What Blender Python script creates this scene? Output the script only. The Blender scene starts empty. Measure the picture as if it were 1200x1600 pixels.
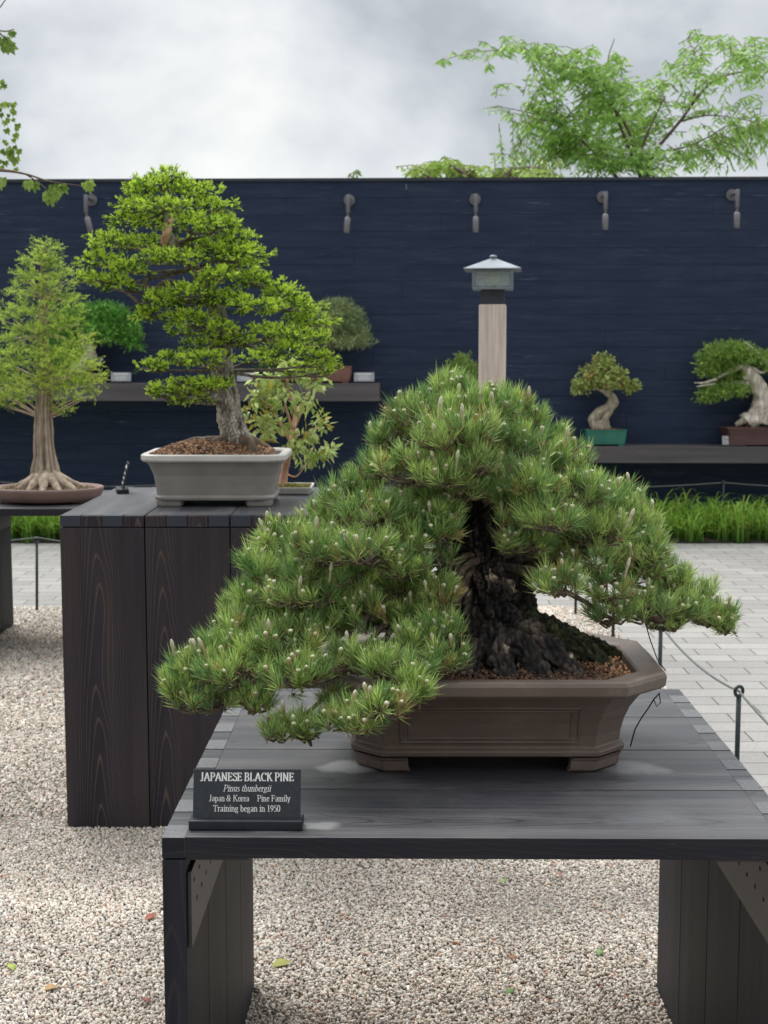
import bpy, math, random
import numpy as np
from mathutils import Vector, Matrix, noise, Euler
PI = math.pi
R = math.radians
SC = bpy.context.scene
COL = SC.collection

# ------------------------------------------------------------------ camera
F = 2200.0
TH = math.atan(245 / F)
EYE = 1.6
cd = bpy.data.cameras.new('camera')
cd.sensor_fit = 'VERTICAL'
cd.sensor_height = 36
cd.sensor_width = 27
cd.lens = F / 1600 * 36
cd.clip_start = 0.05
cd.clip_end = 2000
cd.dof.use_dof = True
cd.dof.focus_distance = 2.75
cd.dof.aperture_fstop = 11
cam = bpy.data.objects.new('camera', cd)
COL.objects.link(cam)
cam.location = (0, 0, EYE)
cam.rotation_euler = (PI / 2 - TH, 0, 0)
SC.camera = cam

# ------------------------------------------------------------------ sky and sun
SUN_EL, SUN_AZ = R(58), R(-35)       # azimuth measured from +Y towards +X
w = bpy.data.worlds.new('World')
SC.world = w
w.use_nodes = True
nt = w.node_tree
nt.nodes.clear()
N = nt.nodes.new
L = nt.links.new
out = N('ShaderNodeOutputWorld')
bg = N('ShaderNodeBackground')
bg.inputs[1].default_value = 0.1
sky = N('ShaderNodeTexSky')
sky.sky_type = 'NISHITA'
sky.sun_disc = False
sky.sun_elevation = SUN_EL
sky.sun_rotation = SUN_AZ
tc = N('ShaderNodeTexCoord')
mp = N('ShaderNodeMapping')
mp.inputs['Scale'].default_value = (1.0, 1.0, 1.35)
mp.inputs['Location'].default_value = (3.1, 0.4, 1.25)
n1 = N('ShaderNodeTexNoise')
n1.inputs['Scale'].default_value = 4.6
n1.inputs['Detail'].default_value = 6
n1.inputs['Roughness'].default_value = 0.52
n1.inputs['Distortion'].default_value = 0.15
rp = N('ShaderNodeValToRGB')
rp.color_ramp.elements[0].position = 0.36
rp.color_ramp.elements[0].color = (3.2, 3.4, 3.65, 1)
rp.color_ramp.elements[1].position = 0.63
rp.color_ramp.elements[1].color = (6.5, 6.5, 6.35, 1)
e = rp.color_ramp.elements.new(0.50)
e.color = (4.9, 5.1, 5.25, 1)
sx = N('ShaderNodeSeparateXYZ')
mr = N('ShaderNodeMapRange')         # overcast sky: brighter towards the zenith
mr.inputs[1].default_value = 0.25
mr.inputs[2].default_value = 1.0
mr.inputs[3].default_value = 1.0
mr.inputs[4].default_value = 3.7
hz = N('ShaderNodeMapRange')         # a brighter band low over the horizon
hz.inputs[1].default_value = 0.10
hz.inputs[2].default_value = 0.16
hz.inputs[3].default_value = 1.07
hz.inputs[4].default_value = 1.0
ml = N('ShaderNodeMath')
ml.operation = 'MULTIPLY'
vm = N('ShaderNodeVectorMath')
vm.operation = 'SCALE'
mx = N('ShaderNodeMix')
mx.data_type = 'RGBA'
mx.inputs[0].default_value = 0.93
L(tc.outputs['Generated'], mp.inputs[0])
L(mp.outputs[0], n1.inputs['Vector'])
L(n1.outputs['Fac'], rp.inputs[0])
L(tc.outputs['Generated'], sx.inputs[0])
L(sx.outputs[2], mr.inputs[0])
L(sx.outputs[2], hz.inputs[0])
L(mr.outputs[0], ml.inputs[0])
L(hz.outputs[0], ml.inputs[1])
# sky dimmed behind the camera, added to darken faces turned that way
fb = N('ShaderNodeMapRange')
fb.inputs[1].default_value = -0.8
fb.inputs[2].default_value = 0.6
fb.inputs[3].default_value = 0.55
fb.inputs[4].default_value = 1.0
L(sx.outputs[1], fb.inputs[0])
ml2 = N('ShaderNodeMath')
ml2.operation = 'MULTIPLY'
L(ml.outputs[0], ml2.inputs[0])
L(fb.outputs[0], ml2.inputs[1])
L(rp.outputs[0], vm.inputs[0])
L(ml2.outputs[0], vm.inputs['Scale'])
L(sky.outputs[0], mx.inputs[6])
L(vm.outputs[0], mx.inputs[7])
L(mx.outputs[2], bg.inputs[0])
L(bg.outputs[0], out.inputs[0])

sl = bpy.data.lights.new('sun', 'SUN')
sl.energy = 1.5
sl.angle = R(25)
sl.color = (1.0, 0.97, 0.92)
sun = bpy.data.objects.new('sun', sl)
COL.objects.link(sun)
sdir = Vector((math.sin(SUN_AZ) * math.cos(SUN_EL), math.cos(SUN_AZ) * math.cos(SUN_EL), math.sin(SUN_EL)))
sun.rotation_euler = sdir.to_track_quat('Z', 'Y').to_euler()
sun.location = sdir * 30

SC.view_settings.view_transform = 'Standard'
SC.view_settings.look = 'None'
SC.view_settings.gamma = 1
SC.view_settings.exposure = 0.58
SC.cycles.max_bounces = 6
SC.cycles.transparent_max_bounces = 8


# ------------------------------------------------------------------ helpers
def ray(px, py):
    xc = (px - 600) / F
    yc = -(py - 800) / F
    return Vector((xc, math.cos(TH) + yc * math.sin(TH), -math.sin(TH) + yc * math.cos(TH)))


def P(px, py, d):
    r = ray(px, py)
    return Vector((0, 0, EYE)) + r * (d / r.y)


def tag(o, label=None, cat=None, group=None, kind=None):
    if label:
        o['label'] = label
    if cat:
        o['category'] = cat
    if group:
        o['group'] = group
    if kind:
        o['kind'] = kind
    return o


def empty(name, loc, rz=0.0):
    o = bpy.data.objects.new(name, None)
    COL.objects.link(o)
    o.location = loc
    o.rotation_euler = (0, 0, rz)
    o.empty_display_size = 0.1
    return o


def link(name, me, parent=None, bevel=0.0, seg=2):
    o = bpy.data.objects.new(name, me)
    COL.objects.link(o)
    if parent is not None:
        o.parent = parent
    if bevel:
        m = o.modifiers.new('bevel', 'BEVEL')
        m.width = bevel
        m.segments = seg
        m.limit_method = 'ANGLE'
        m.angle_limit = R(40)
        m.harden_normals = False
    return o


def copy_tree(o, parent=None):
    c = o.copy()
    COL.objects.link(c)
    c.parent = parent
    for ch in list(o.children):
        copy_tree(ch, c)
    return c


class MB:
    def __init__(self):
        self.v = []
        self.f = []
        self.uv = []
        self.m = []
        self.sm = []

    def face(self, idx, uv=None, m=0, smooth=False):
        self.f.append(idx)
        self.uv.append(uv if uv else [(0, 0)] * len(idx))
        self.m.append(m)
        self.sm.append(smooth)

    def box(self, c, s, grain='z', m=0, rng=None, rot=None, front=None):
        """a box; UV = (distance across the grain from the board's middle, distance along it)"""
        cx, cy, cz = c
        hx, hy, hz_ = s[0] / 2, s[1] / 2, s[2] / 2
        r = rng or random
        off = r.uniform(0, 40)
        sh = r.uniform(-.35, .35) * min(s[0] if grain != 'x' else s[1], .28)
        b = len(self.v)
        co = [(-hx, -hy, -hz_), (hx, -hy, -hz_), (hx, hy, -hz_), (-hx, hy, -hz_),
              (-hx, -hy, hz_), (hx, -hy, hz_), (hx, hy, hz_), (-hx, hy, hz_)]
        for q in co:
            qq = Vector(q)
            if rot:
                qq = rot @ qq
            self.v.append((qq.x + cx, qq.y + cy, qq.z + cz))
        fs = [((0, 3, 2, 1), 'z'), ((4, 5, 6, 7), 'z'), ((0, 1, 5, 4), 'y'), ((2, 3, 7, 6), 'y'), ((1, 2, 6, 5), 'x'), ((3, 0, 4, 7), 'x')]
        ax = {'x': 0, 'y': 1, 'z': 2}
        g = ax[grain]
        for idx, n in fs:
            uv = []
            others = [a for a in (0, 1, 2) if a != ax[n] and a != g]
            for i in idx:
                q = co[i]
                if ax[n] == g:
                    oo = [a for a in (0, 1, 2) if a != g]
                    uv.append((q[oo[0]] * 3 + 5, q[oo[1]] * 3 + off + 50))
                else:
                    uv.append((q[others[0]] + sh, q[g] + off))
            self.face([b + i for i in idx], uv, front if (front is not None and n == 'y') else m)
        return self

    def tube(self, pts, rad, sides=10, m=0, caps=True, smooth=True, closed=False):
        pts = [Vector(p) for p in pts]
        n = len(pts)
        if not hasattr(rad, '__len__'):
            rad = [rad] * n
        b = len(self.v)
        t0 = (pts[1] - pts[0]).normalized()
        up = Vector((0, 0, 1)) if abs(t0.z) < .9 else Vector((1, 0, 0))
        u = t0.cross(up).normalized()
        for i in range(n):
            if closed:
                t = (pts[(i + 1) % n] - pts[i - 1]).normalized()
            else:
                t = (pts[min(i + 1, n - 1)] - pts[max(i - 1, 0)]).normalized()
            u = (u - t * u.dot(t)).normalized()
            vv = t.cross(u)
            for k in range(sides):
                a = 2 * PI * k / sides
                q = pts[i] + (u * math.cos(a) + vv * math.sin(a)) * rad[i]
                self.v.append(tuple(q))
        for i in range(n if closed else n - 1):
            for k in range(sides):
                k2 = (k + 1) % sides
                i2 = (i + 1) % n
                self.face([b + i * sides + k, b + i * sides + k2, b + i2 * sides + k2, b + i2 * sides + k], None, m, smooth)
        if caps and not closed:
            self.face([b + k for k in range(sides)][::-1], None, m)
            self.face([b + (n - 1) * sides + k for k in range(sides)], None, m)
        return self

    def loft(self, rings, m=0, cap0=True, cap1=True, smooth=False):
        b = len(self.v)
        n = len(rings[0])
        for r_ in rings:
            self.v.extend([tuple(q) for q in r_])
        for i in range(len(rings) - 1):
            for k in range(n):
                k2 = (k + 1) % n
                self.face([b + i * n + k, b + i * n + k2, b + (i + 1) * n + k2, b + (i + 1) * n + k], None, m, smooth)
        if cap0:
            self.face([b + k for k in range(n)][::-1], None, m)
        if cap1:
            self.face([b + (len(rings) - 1) * n + k for k in range(n)], None, m)
        return self

    def lathe(self, prof, c=(0, 0, 0), sides=32, m=0, sx=1.0, sy=1.0, smooth=True):
        rings = [[(c[0] + r * sx * math.cos(2 * PI * k / sides), c[1] + r * sy * math.sin(2 * PI * k / sides), c[2] + z) for k in range(sides)] for r, z in prof]
        return self.loft(rings, m, True, True, smooth)

    def build(self, name, mats, parent=None, bevel=0.0, seg=2):
        me = bpy.data.meshes.new(name)
        me.from_pydata(self.v, [], self.f)
        if not isinstance(mats, (list, tuple)):
            mats = [mats]
        for m in mats:
            me.materials.append(m)
        uvl = me.uv_layers.new(name='UVMap')
        flat = np.array([c for f in self.uv for p in f for c in p], dtype=np.float32)
        uvl.data.foreach_set('uv', flat)
        me.polygons.foreach_set('material_index', self.m)
        me.polygons.foreach_set('use_smooth', self.sm)
        me.update()
        return link(name, me, parent, bevel, seg)


# ------------------------------------------------------------------ materials
def newmat(name):
    m = bpy.data.materials.new(name)
    m.use_nodes = True
    t = m.node_tree
    t.nodes.clear()
    o = t.nodes.new('ShaderNodeOutputMaterial')
    p = t.nodes.new('ShaderNodeBsdfPrincipled')
    t.links.new(p.outputs[0], o.inputs[0])
    return m, t, p, o


def nd(t, typ, **kw):
    n = t.nodes.new(typ)
    for k, v in kw.items():
        if k.startswith('i_'):
            n.inputs[k[2:].replace('_', ' ')].default_value = v
        else:
            setattr(n, k, v)
    return n


def ramp(t, src, stops):
    r = t.nodes.new('ShaderNodeValToRGB')
    el = r.color_ramp.elements
    el[0].position, el[0].color = stops[0][0], (*stops[0][1], 1)
    el[1].position, el[1].color = stops[-1][0], (*stops[-1][1], 1)
    for p, c in stops[1:-1]:
        x = el.new(p)
        x.color = (*c, 1)
    t.links.new(src, r.inputs[0])
    return r.outputs[0]


def mathn(t, op, a, b=None, c=None):
    n = t.nodes.new('ShaderNodeMath')
    n.operation = op
    for i, x in enumerate((a, b, c)):
        if x is None:
            continue
        if isinstance(x, (int, float)):
            n.inputs[i].default_value = x
        else:
            t.links.new(x, n.inputs[i])
    return n.outputs[0]


def mixc(t, fac, a, b, mode='MIX'):
    n = t.nodes.new('ShaderNodeMix')
    n.data_type = 'RGBA'
    n.blend_type = mode
    for i, x in ((0, fac), (6, a), (7, b)):
        if isinstance(x, (int, float)):
            n.inputs[i].default_value = x
        elif isinstance(x, tuple):
            n.inputs[i].default_value = (*x, 1)
        else:
            t.links.new(x, n.inputs[i])
    return n.outputs[2]


def coords(t, kind='Object', scale=(1, 1, 1), loc=(0, 0, 0)):
    c = t.nodes.new('ShaderNodeTexCoord')
    m = t.nodes.new('ShaderNodeMapping')
    m.inputs['Scale'].default_value = scale
    m.inputs['Location'].default_value = loc
    t.links.new(c.outputs[kind], m.inputs[0])
    return m.outputs[0]


def noisen(t, vec, scale, detail=4, rough=.5, dist=0.0):
    n = nd(t, 'ShaderNodeTexNoise', i_Scale=scale, i_Detail=detail, i_Roughness=rough, i_Distortion=dist)
    t.links.new(vec, n.inputs['Vector'])
    return n.outputs['Fac']


def bump(t, p, h, strength=.3, dist=.002):
    b = nd(t, 'ShaderNodeBump', i_Strength=strength, i_Distance=dist)
    t.links.new(h, b.inputs['Height'])
    t.links.new(b.outputs[0], p.inputs['Normal'])


def speck(name, c1, c2, scale=20, rough=.6, bs=.2, detail=5, stretch=(1, 1, 1), metal=0.0, bd=.002, spec=.5):
    m, t, p, o = newmat(name)
    v = coords(t, 'Object', stretch)
    n = noisen(t, v, scale, detail, .6)
    t.links.new(ramp(t, n, [(.3, c1), (.7, c2)]), p.inputs['Base Color'])
    p.inputs['Roughness'].default_value = rough
    p.inputs['Metallic'].default_value = metal
    p.inputs['Specular IOR Level'].default_value = spec
    if bs:
        bump(t, p, n, bs, bd)
    return m


def dark_wood(name, lo, mid, hi, streak, rough=.5, freq=9.0, arch=130.0, warm=.5, pale=0.0, spec=.5, fink=.35):
    """stained softwood: cathedral grain from the UV (across, along) that every board carries"""
    m, t, p, o = newmat(name)
    tcn = t.nodes.new('ShaderNodeTexCoord')
    s = t.nodes.new('ShaderNodeSeparateXYZ')
    t.links.new(tcn.outputs['UV'], s.inputs[0])
    u, v = s.outputs[0], s.outputs[1]
    cb = t.nodes.new('ShaderNodeCombineXYZ')
    t.links.new(mathn(t, 'MULTIPLY', u, 3.0), cb.inputs[0])
    t.links.new(mathn(t, 'MULTIPLY', v, 1.4), cb.inputs[1])
    wob = noisen(t, cb.outputs[0], 1.6, 2, .5)
    w2 = mathn(t, 'MULTIPLY', mathn(t, 'SUBTRACT', wob, .5), .05)
    ux = mathn(t, 'ADD', u, w2)
    par = mathn(t, 'MULTIPLY', mathn(t, 'POWER', mathn(t, 'ABSOLUTE', ux), 1.7), arch * .55)
    ring = mathn(t, 'ADD', mathn(t, 'ADD', v, par), mathn(t, 'MULTIPLY', wob, .5))
    ph = mathn(t, 'FRACT', mathn(t, 'MULTIPLY', ring, freq))
    # fine streaks along the grain
    cf = t.nodes.new('ShaderNodeCombineXYZ')
    t.links.new(mathn(t, 'MULTIPLY', u, 150.0), cf.inputs[0])
    t.links.new(mathn(t, 'MULTIPLY', v, 2.2), cf.inputs[1])
    fine = noisen(t, cf.outputs[0], 1.0, 5, .6)
    cl = t.nodes.new('ShaderNodeCombineXYZ')
    t.links.new(mathn(t, 'MULTIPLY', u, 14.0), cl.inputs[0])
    t.links.new(mathn(t, 'MULTIPLY', v, .9), cl.inputs[1])
    big = noisen(t, cl.outputs[0], 1.0, 3, .5)
    base = ramp(t, big, [(.3, lo), (.5, mid), (.72, hi)])
    base = mixc(t, mathn(t, 'MULTIPLY', ramp(t, fine, [(.42, (0, 0, 0)), (.72, (1, 1, 1))]), fink), base, hi)
    line = ramp(t, ph, [(0.0, (.1, .1, .1)), (.80, (0, 0, 0)), (.93, (1, 1, 1)), (1.0, (.2, .2, .2))])
    base = mixc(t, mathn(t, 'MULTIPLY', line, mathn(t, 'MULTIPLY', fine, warm * 1.5)), base, streak)
    wear = noisen(t, coords(t, 'Object', (1, 1, 1), (3, 1, 7)), 2.3, 6, .62)
    if pale:
        base = mixc(t, mathn(t, 'MULTIPLY', ramp(t, wear, [(.50, (0, 0, 0)), (.78, (1, 1, 1))]), pale), base, (.17, .165, .165))
    # worn fibre specks along the grain
    csx = t.nodes.new('ShaderNodeCombineXYZ')
    t.links.new(mathn(t, 'MULTIPLY', u, 240.0), csx.inputs[0])
    t.links.new(mathn(t, 'MULTIPLY', v, 22.0), csx.inputs[1])
    sp = noisen(t, csx.outputs[0], 1.0, 2, .5)
    spk = mathn(t, 'MULTIPLY', ramp(t, sp, [(.70, (0, 0, 0)), (.80, (1, 1, 1))]), ramp(t, wear, [(.45, (0, 0, 0)), (.62, (1, 1, 1))]))
    base = mixc(t, mathn(t, 'MULTIPLY', spk, .35), base, (.26, .25, .25))
    t.links.new(base, p.inputs['Base Color'])
    rr = mathn(t, 'ADD', mathn(t, 'MULTIPLY', fine, .25), rough - .12)
    t.links.new(rr, p.inputs['Roughness'])
    p.inputs['Specular IOR Level'].default_value = spec
    h = mathn(t, 'ADD', mathn(t, 'MULTIPLY', fine, .7), mathn(t, 'MULTIPLY', line, .25))
    bump(t, p, h, .35, .0015)
    return m


def leafmat(name, rough=.5, trans=.3, gain=1.0):
    m, t, p, o = newmat(name)
    a = nd(t, 'ShaderNodeAttribute', attribute_name='col')
    base = a.outputs['Color']
    t.links.new(base, p.inputs['Base Color'])
    p.inputs['Roughness'].default_value = rough
    p.inputs['Specular IOR Level'].default_value = .35
    if trans:
        tr = t.nodes.new('ShaderNodeBsdfTranslucent')
        t.links.new(base, tr.inputs[0])
        ms = t.nodes.new('ShaderNodeMixShader')
        ms.inputs[0].default_value = trans
        t.links.new(p.outputs[0], ms.inputs[1])
        t.links.new(tr.outputs[0], ms.inputs[2])
        t.links.new(ms.outputs[0], o.inputs[0])
    return m


def bark(name, lo, mid, hi, scale=30, stretch=(1, 1, .35), bs=.8, bd=.004, flake=None, fl_pos=.68, vor=0.0, rough=.85):
    m, t, p, o = newmat(name)
    v = coords(t, 'Object', stretch)
    n = noisen(t, v, scale, 8, .65, .4)
    vo = nd(t, 'ShaderNodeTexVoronoi', i_Scale=scale * .8)
    t.links.new(v, vo.inputs['Vector'])
    mixv = mathn(t, 'ADD', mathn(t, 'MULTIPLY', n, 1 - vor), mathn(t, 'MULTIPLY', vo.outputs['Distance'], vor))
    c = ramp(t, mixv, [(.3, lo), (.5, mid), (.7, hi)])
    if flake:
        n2 = noisen(t, coords(t, 'Object', stretch, (5, 3, 1)), scale * .55, 3, .5)
        c = mixc(t, ramp(t, n2, [(fl_pos, (0, 0, 0)), (fl_pos + .05, (1, 1, 1))]), c, flake)
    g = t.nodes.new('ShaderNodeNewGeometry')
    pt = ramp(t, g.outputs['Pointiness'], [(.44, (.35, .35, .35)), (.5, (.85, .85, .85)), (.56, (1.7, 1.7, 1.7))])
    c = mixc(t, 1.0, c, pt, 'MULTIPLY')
    t.links.new(c, p.inputs['Base Color'])
    p.inputs['Roughness'].default_value = rough
    p.inputs['Specular IOR Level'].default_value = .25
    bump(t, p, mixv, bs, bd)
    return m


M = {}
M['top'] = dark_wood('stained_wood_top', (.028, .030, .038), (.046, .047, .056), (.135, .128, .13), (.012, .012, .014), rough=.44, freq=8, arch=100, warm=1.0, pale=.55, fink=.55)
M['dark'] = dark_wood('stained_wood_dark', (.010, .011, .018), (.017, .018, .027), (.032, .030, .036), (.065, .052, .048), rough=.58, freq=8, arch=110, warm=.5, spec=.25)  # panel wood; on the top boards' front edges it stands for shade
M['end'] = speck('stained_end_grain', (.085, .087, .097), (.17, .168, .175), 160, .6, .2)
M['enddark'] = speck('stained_end_grain_dark', (.018, .022, .033), (.036, .042, .058), 160, .55, .2)
M['box'] = dark_wood('brown_stained_cedar', (.012, .013, .021), (.022, .022, .032), (.046, .037, .037), (.135, .085, .064), rough=.58, freq=6.0, arch=150, warm=1.0, spec=.28)
M['steel'] = speck('painted_steel', (.050, .047, .046), (.070, .066, .064), 40, .45, .05, metal=.3)
M['hole'] = speck('hole_dark', (.006, .006, .006), (.01, .01, .01), 10, .9, 0)
M['shelf'] = dark_wood('weathered_shelf_wood', (.065, .058, .062), (.085, .075, .08), (.12, .105, .11), (.05, .045, .05), rough=.6, freq=6, warm=.5)
M['plaque'] = speck('black_plaque', (.016, .020, .026), (.030, .035, .042), 120, .35, .03)
M['plaquebase'] = speck('plaque_base', (.010, .011, .018), (.018, .019, .026), 60, .45, .05)
M['plaquegrey'] = speck('grey_plaque', (.26, .28, .30), (.36, .38, .40), 60, .5, 0)
M['ink'] = speck('engraved_white', (.72, .72, .70), (.82, .82, .80), 80, .6, 0)
M['clay'] = speck('brown_stoneware', (.105, .073, .058), (.15, .108, .088), 7, .47, .06, detail=8)
M['greyclay'] = speck('grey_glaze', (.22, .20, .18), (.30, .275, .25), 9, .34, .05)
M['greyrim'] = speck('pale_glaze_rim', (.50, .475, .44), (.62, .595, .555), 9, .35, .05)


def mineral(m, amt=.4, col=(.42, .39, .35)):
    t = m.node_tree
    p = next(n for n in t.nodes if n.type == 'BSDF_PRINCIPLED')
    base = p.inputs['Base Color'].links[0].from_socket
    a = noisen(t, coords(t, 'Object', (1, 1, 2.2), (2, 5, 1)), 11, 7, .7)
    b = noisen(t, coords(t, 'Object', (9, 9, 1.2)), 6, 5, .6)
    k = mathn(t, 'MULTIPLY', ramp(t, a, [(.52, (0, 0, 0)), (.74, (1, 1, 1))]), ramp(t, b, [(.35, (.2, .2, .2)), (.7, (1, 1, 1))]))
    base = mixc(t, mathn(t, 'MULTIPLY', k, amt), base, col)
    t.links.new(base, p.inputs['Base Color'])
    t.links.new(mathn(t, 'ADD', mathn(t, 'MULTIPLY', a, .35), .28), p.inputs['Roughness'])


mineral(M['clay'], .38, (.33, .28, .24))
mineral(M['greyclay'], .45, (.13, .11, .09))
mineral(M['greyrim'], .35, (.30, .27, .22))
M['redclay'] = speck('red_clay', (.16, .075, .055), (.22, .105, .08), 9, .5, .05)
M['pinkclay'] = speck('pinkish_clay', (.20, .125, .105), (.27, .17, .145), 9, .5, .05)
M['maroon'] = speck('maroon_clay', (.07, .032, .035), (.10, .045, .045), 9, .5, .05)
M['teal'] = speck('teal_glaze', (.008, .115, .085), (.02, .18, .13), 9, .25, .03)
M['soil'] = speck('soil_dark', (.045, .025, .015), (.11, .06, .035), 60, .95, .8, bd=.004)
M['metal'] = speck('dull_bronze', (.16, .15, .165), (.22, .21, .23), 30, .45, .03, metal=.5)
M['lampmetal'] = speck('zinc_roof', (.17, .20, .22), (.27, .30, .33), 8, .42, .08, metal=.6)
M['collar'] = speck('dark_collar', (.035, .04, .055), (.05, .055, .07), 20, .5, .03, metal=.4)
M['iron'] = speck('dark_green_iron', (.010, .019, .019), (.022, .034, .034), 40, .4, .08, metal=.2)
M['rope'] = speck('grey_rope', (.10, .11, .105), (.19, .20, .19), 300, .85, .4)
M['wire'] = speck('black_wire', (.012, .012, .014), (.03, .03, .034), 90, .5, .1)
M['twine'] = speck('pale_wire', (.36, .33, .31), (.5, .47, .44), 90, .5, .1)
M['post'] = speck('weathered_oak', (.50, .40, .35), (.74, .64, .58), 4, .75, .25, detail=8, stretch=(16, 16, .8))
M['bulb'] = speck('cream_bulb', (.62, .55, .34), (.75, .68, .45), 20, .4, 0)
M['leaf'] = leafmat('leaf', .42, .35)
M['needle'] = leafmat('needle', .42, .18)
M['gravelm'] = leafmat('pebble', .75, 0)
M['mulch'] = leafmat('granule', .9, 0)
M['deadwood'] = bark('bleached_deadwood', (.18, .15, .12), (.42, .37, .31), (.66, .62, .56), 26, (1, 1, .22), .5, .004)
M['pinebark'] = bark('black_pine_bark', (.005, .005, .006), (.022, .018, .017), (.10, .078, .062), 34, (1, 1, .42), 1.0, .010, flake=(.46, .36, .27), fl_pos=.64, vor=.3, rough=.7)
M['pinetwig'] = bark('pine_twig', (.035, .026, .020), (.075, .058, .042), (.15, .12, .09), 90, (1, 1, 1), .7, .002)
M['sprucebark'] = bark('spruce_bark', (.10, .085, .07), (.30, .27, .225), (.55, .52, .44), 46, (1, 1, .5), 1.0, .006, vor=.35)
M['cypressbark'] = bark('cypress_bark', (.16, .12, .09), (.30, .235, .18), (.44, .37, .29), 34, (1, 1, .10), .7, .005)
M['maplebark'] = bark('maple_bark', (.12, .10, .075), (.28, .24, .18), (.42, .37, .29), 40, (1, 1, .3), .7, .004)
M['pinkbark'] = bark('pink_smooth_bark', (.26, .13, .09), (.42, .24, .17), (.55, .38, .29), 20, (1, 1, .4), .3, .002)
M['brownbark'] = bark('brown_bark', (.05, .035, .025), (.10, .07, .05), (.17, .13, .10), 30, (1, 1, .3), .6, .004)
M['moss'] = bark('mossy_bark', (.012, .011, .009), (.035, .038, .020), (.11, .12, .05), 60, (1, 1, .6), .9, .006)


def glassmat():
    m, t, p, o = newmat('lantern_glass')
    p.inputs['Base Color'].default_value = (.80, .88, .88, 1)
    p.inputs['Roughness'].default_value = .20
    p.inputs['Transmission Weight'].default_value = .78
    p.inputs['IOR'].default_value = 1.25
    v = coords(t, 'Object')
    bump(t, p, noisen(t, v, 14, 3, .5), .3, .01)
    return m


M['glass'] = glassmat()


def wallmat():
    m, t, p, o = newmat('charred_boards')
    a = nd(t, 'ShaderNodeTexCoord')
    v = coords(t, 'Object', (.8, 1, 7))
    n = noisen(t, v, 2.6, 7, .72)
    v2 = coords(t, 'Object', (1.6, 1, 26), (4, 0, 2))
    n2 = noisen(t, v2, 2.0, 5, .65)
    c = ramp(t, n, [(.30, (.018, .028, .058)), (.52, (.026, .039, .076)), (.74, (.042, .054, .088))])
    fl = ramp(t, n2, [(.62, (0, 0, 0)), (.76, (1, 1, 1))])
    big = ramp(t, noisen(t, coords(t, 'Object', (1, 1, 2)), 1.3, 3, .5), [(.40, (0, 0, 0)), (.65, (1, 1, 1))])
    c = mixc(t, mathn(t, 'MULTIPLY', mathn(t, 'MULTIPLY', fl, big), .8), c, (.20, .21, .27))
    t.links.new(c, p.inputs['Base Color'])
    p.inputs['Roughness'].default_value = .7
    p.inputs['Specular IOR Level'].default_value = .18
    bump(t, p, n2, .4, .006)
    return m


M['wall'] = wallmat()


def pavemat():
    m, t, p, o = newmat('grey_pavers')
    v = coords(t, 'Object')
    b = nd(t, 'ShaderNodeTexBrick', offset=.5)
    b.inputs['Scale'].default_value = 1.0
    b.inputs['Brick Width'].default_value = .31
    b.inputs['Row Height'].default_value = .155
    b.inputs['Mortar Size'].default_value = .0042
    b.inputs['Mortar Smooth'].default_value = .3
    b.inputs['Bias'].default_value = 0
    b.inputs['Color1'].default_value = (.37, .36, .342, 1)
    b.inputs['Color2'].default_value = (.47, .455, .43, 1)
    b.inputs['Mortar'].default_value = (.13, .12, .11, 1)
    # slightly uneven laying
    nv = t.nodes.new('ShaderNodeTexNoise')
    nv.inputs['Scale'].default_value = 1.7
    nv.inputs['Detail'].default_value = 3
    t.links.new(v, nv.inputs['Vector'])
    vs = nd(t, 'ShaderNodeVectorMath', operation='SCALE')
    vs.inputs['Scale'].default_value = .02
    t.links.new(nv.outputs['Color'], vs.inputs[0])
    va = nd(t, 'ShaderNodeVectorMath', operation='ADD')
    t.links.new(v, va.inputs[0])
    t.links.new(vs.outputs[0], va.inputs[1])
    t.links.new(va.outputs[0], b.inputs['Vector'])
    n = noisen(t, v, 60, 6, .7)
    n2 = noisen(t, v, 1.1, 4, .6)
    c = mixc(t, .55, b.outputs['Color'], ramp(t, n, [(.3, (.45, .45, .45)), (.7, (.95, .94, .92))]), 'MULTIPLY')
    c = mixc(t, .5, c, ramp(t, n2, [(.3, (.58, .58, .60)), (.7, (1.0, .99, .97))]), 'MULTIPLY')
    t.links.new(c, p.inputs['Base Color'])
    p.inputs['Roughness'].default_value = .85
    h = mathn(t, 'SUBTRACT', mathn(t, 'MULTIPLY', n, .25), b.outputs['Fac'])
    bump(t, p, h, .5, .004)
    return m


M['pave'] = pavemat()
M['gravelbase'] = speck('gravel_bed', (.10, .08, .07), (.30, .27, .24), 130, .95, .8, bd=.006)
M['bedsoil'] = speck('bed_soil', (.02, .015, .01), (.06, .045, .03), 20, .95, .6)


# ------------------------------------------------------------------ bulk mesh generators (numpy)
def np_mesh(name, V, Fq, col, mat, parent=None, smooth=False, k=4):
    me = bpy.data.meshes.new(name)
    nv, nf = len(V), len(Fq)
    me.vertices.add(nv)
    me.vertices.foreach_set('co', V.astype(np.float32).ravel())
    me.loops.add(nf * k)
    me.loops.foreach_set('vertex_index', Fq.astype(np.int32).ravel())
    me.polygons.add(nf)
    me.polygons.foreach_set('loop_start', np.arange(0, nf * k, k, dtype=np.int32))
    me.polygons.foreach_set('loop_total', np.full(nf, k, dtype=np.int32))
    me.polygons.foreach_set('use_smooth', np.full(nf, smooth, dtype=bool))
    at = me.color_attributes.new('col', 'FLOAT_COLOR', 'POINT')
    c4 = np.ones((nv, 4), dtype=np.float32)
    c4[:, :3] = col
    at.data.foreach_set('color', c4.ravel())
    me.materials.append(mat)
    me.update(calc_edges=True)
    me.validate()
    return link(name, me, parent)


def unit(a):
    return a / np.maximum(np.linalg.norm(a, axis=-1, keepdims=True), 1e-9)


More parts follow.
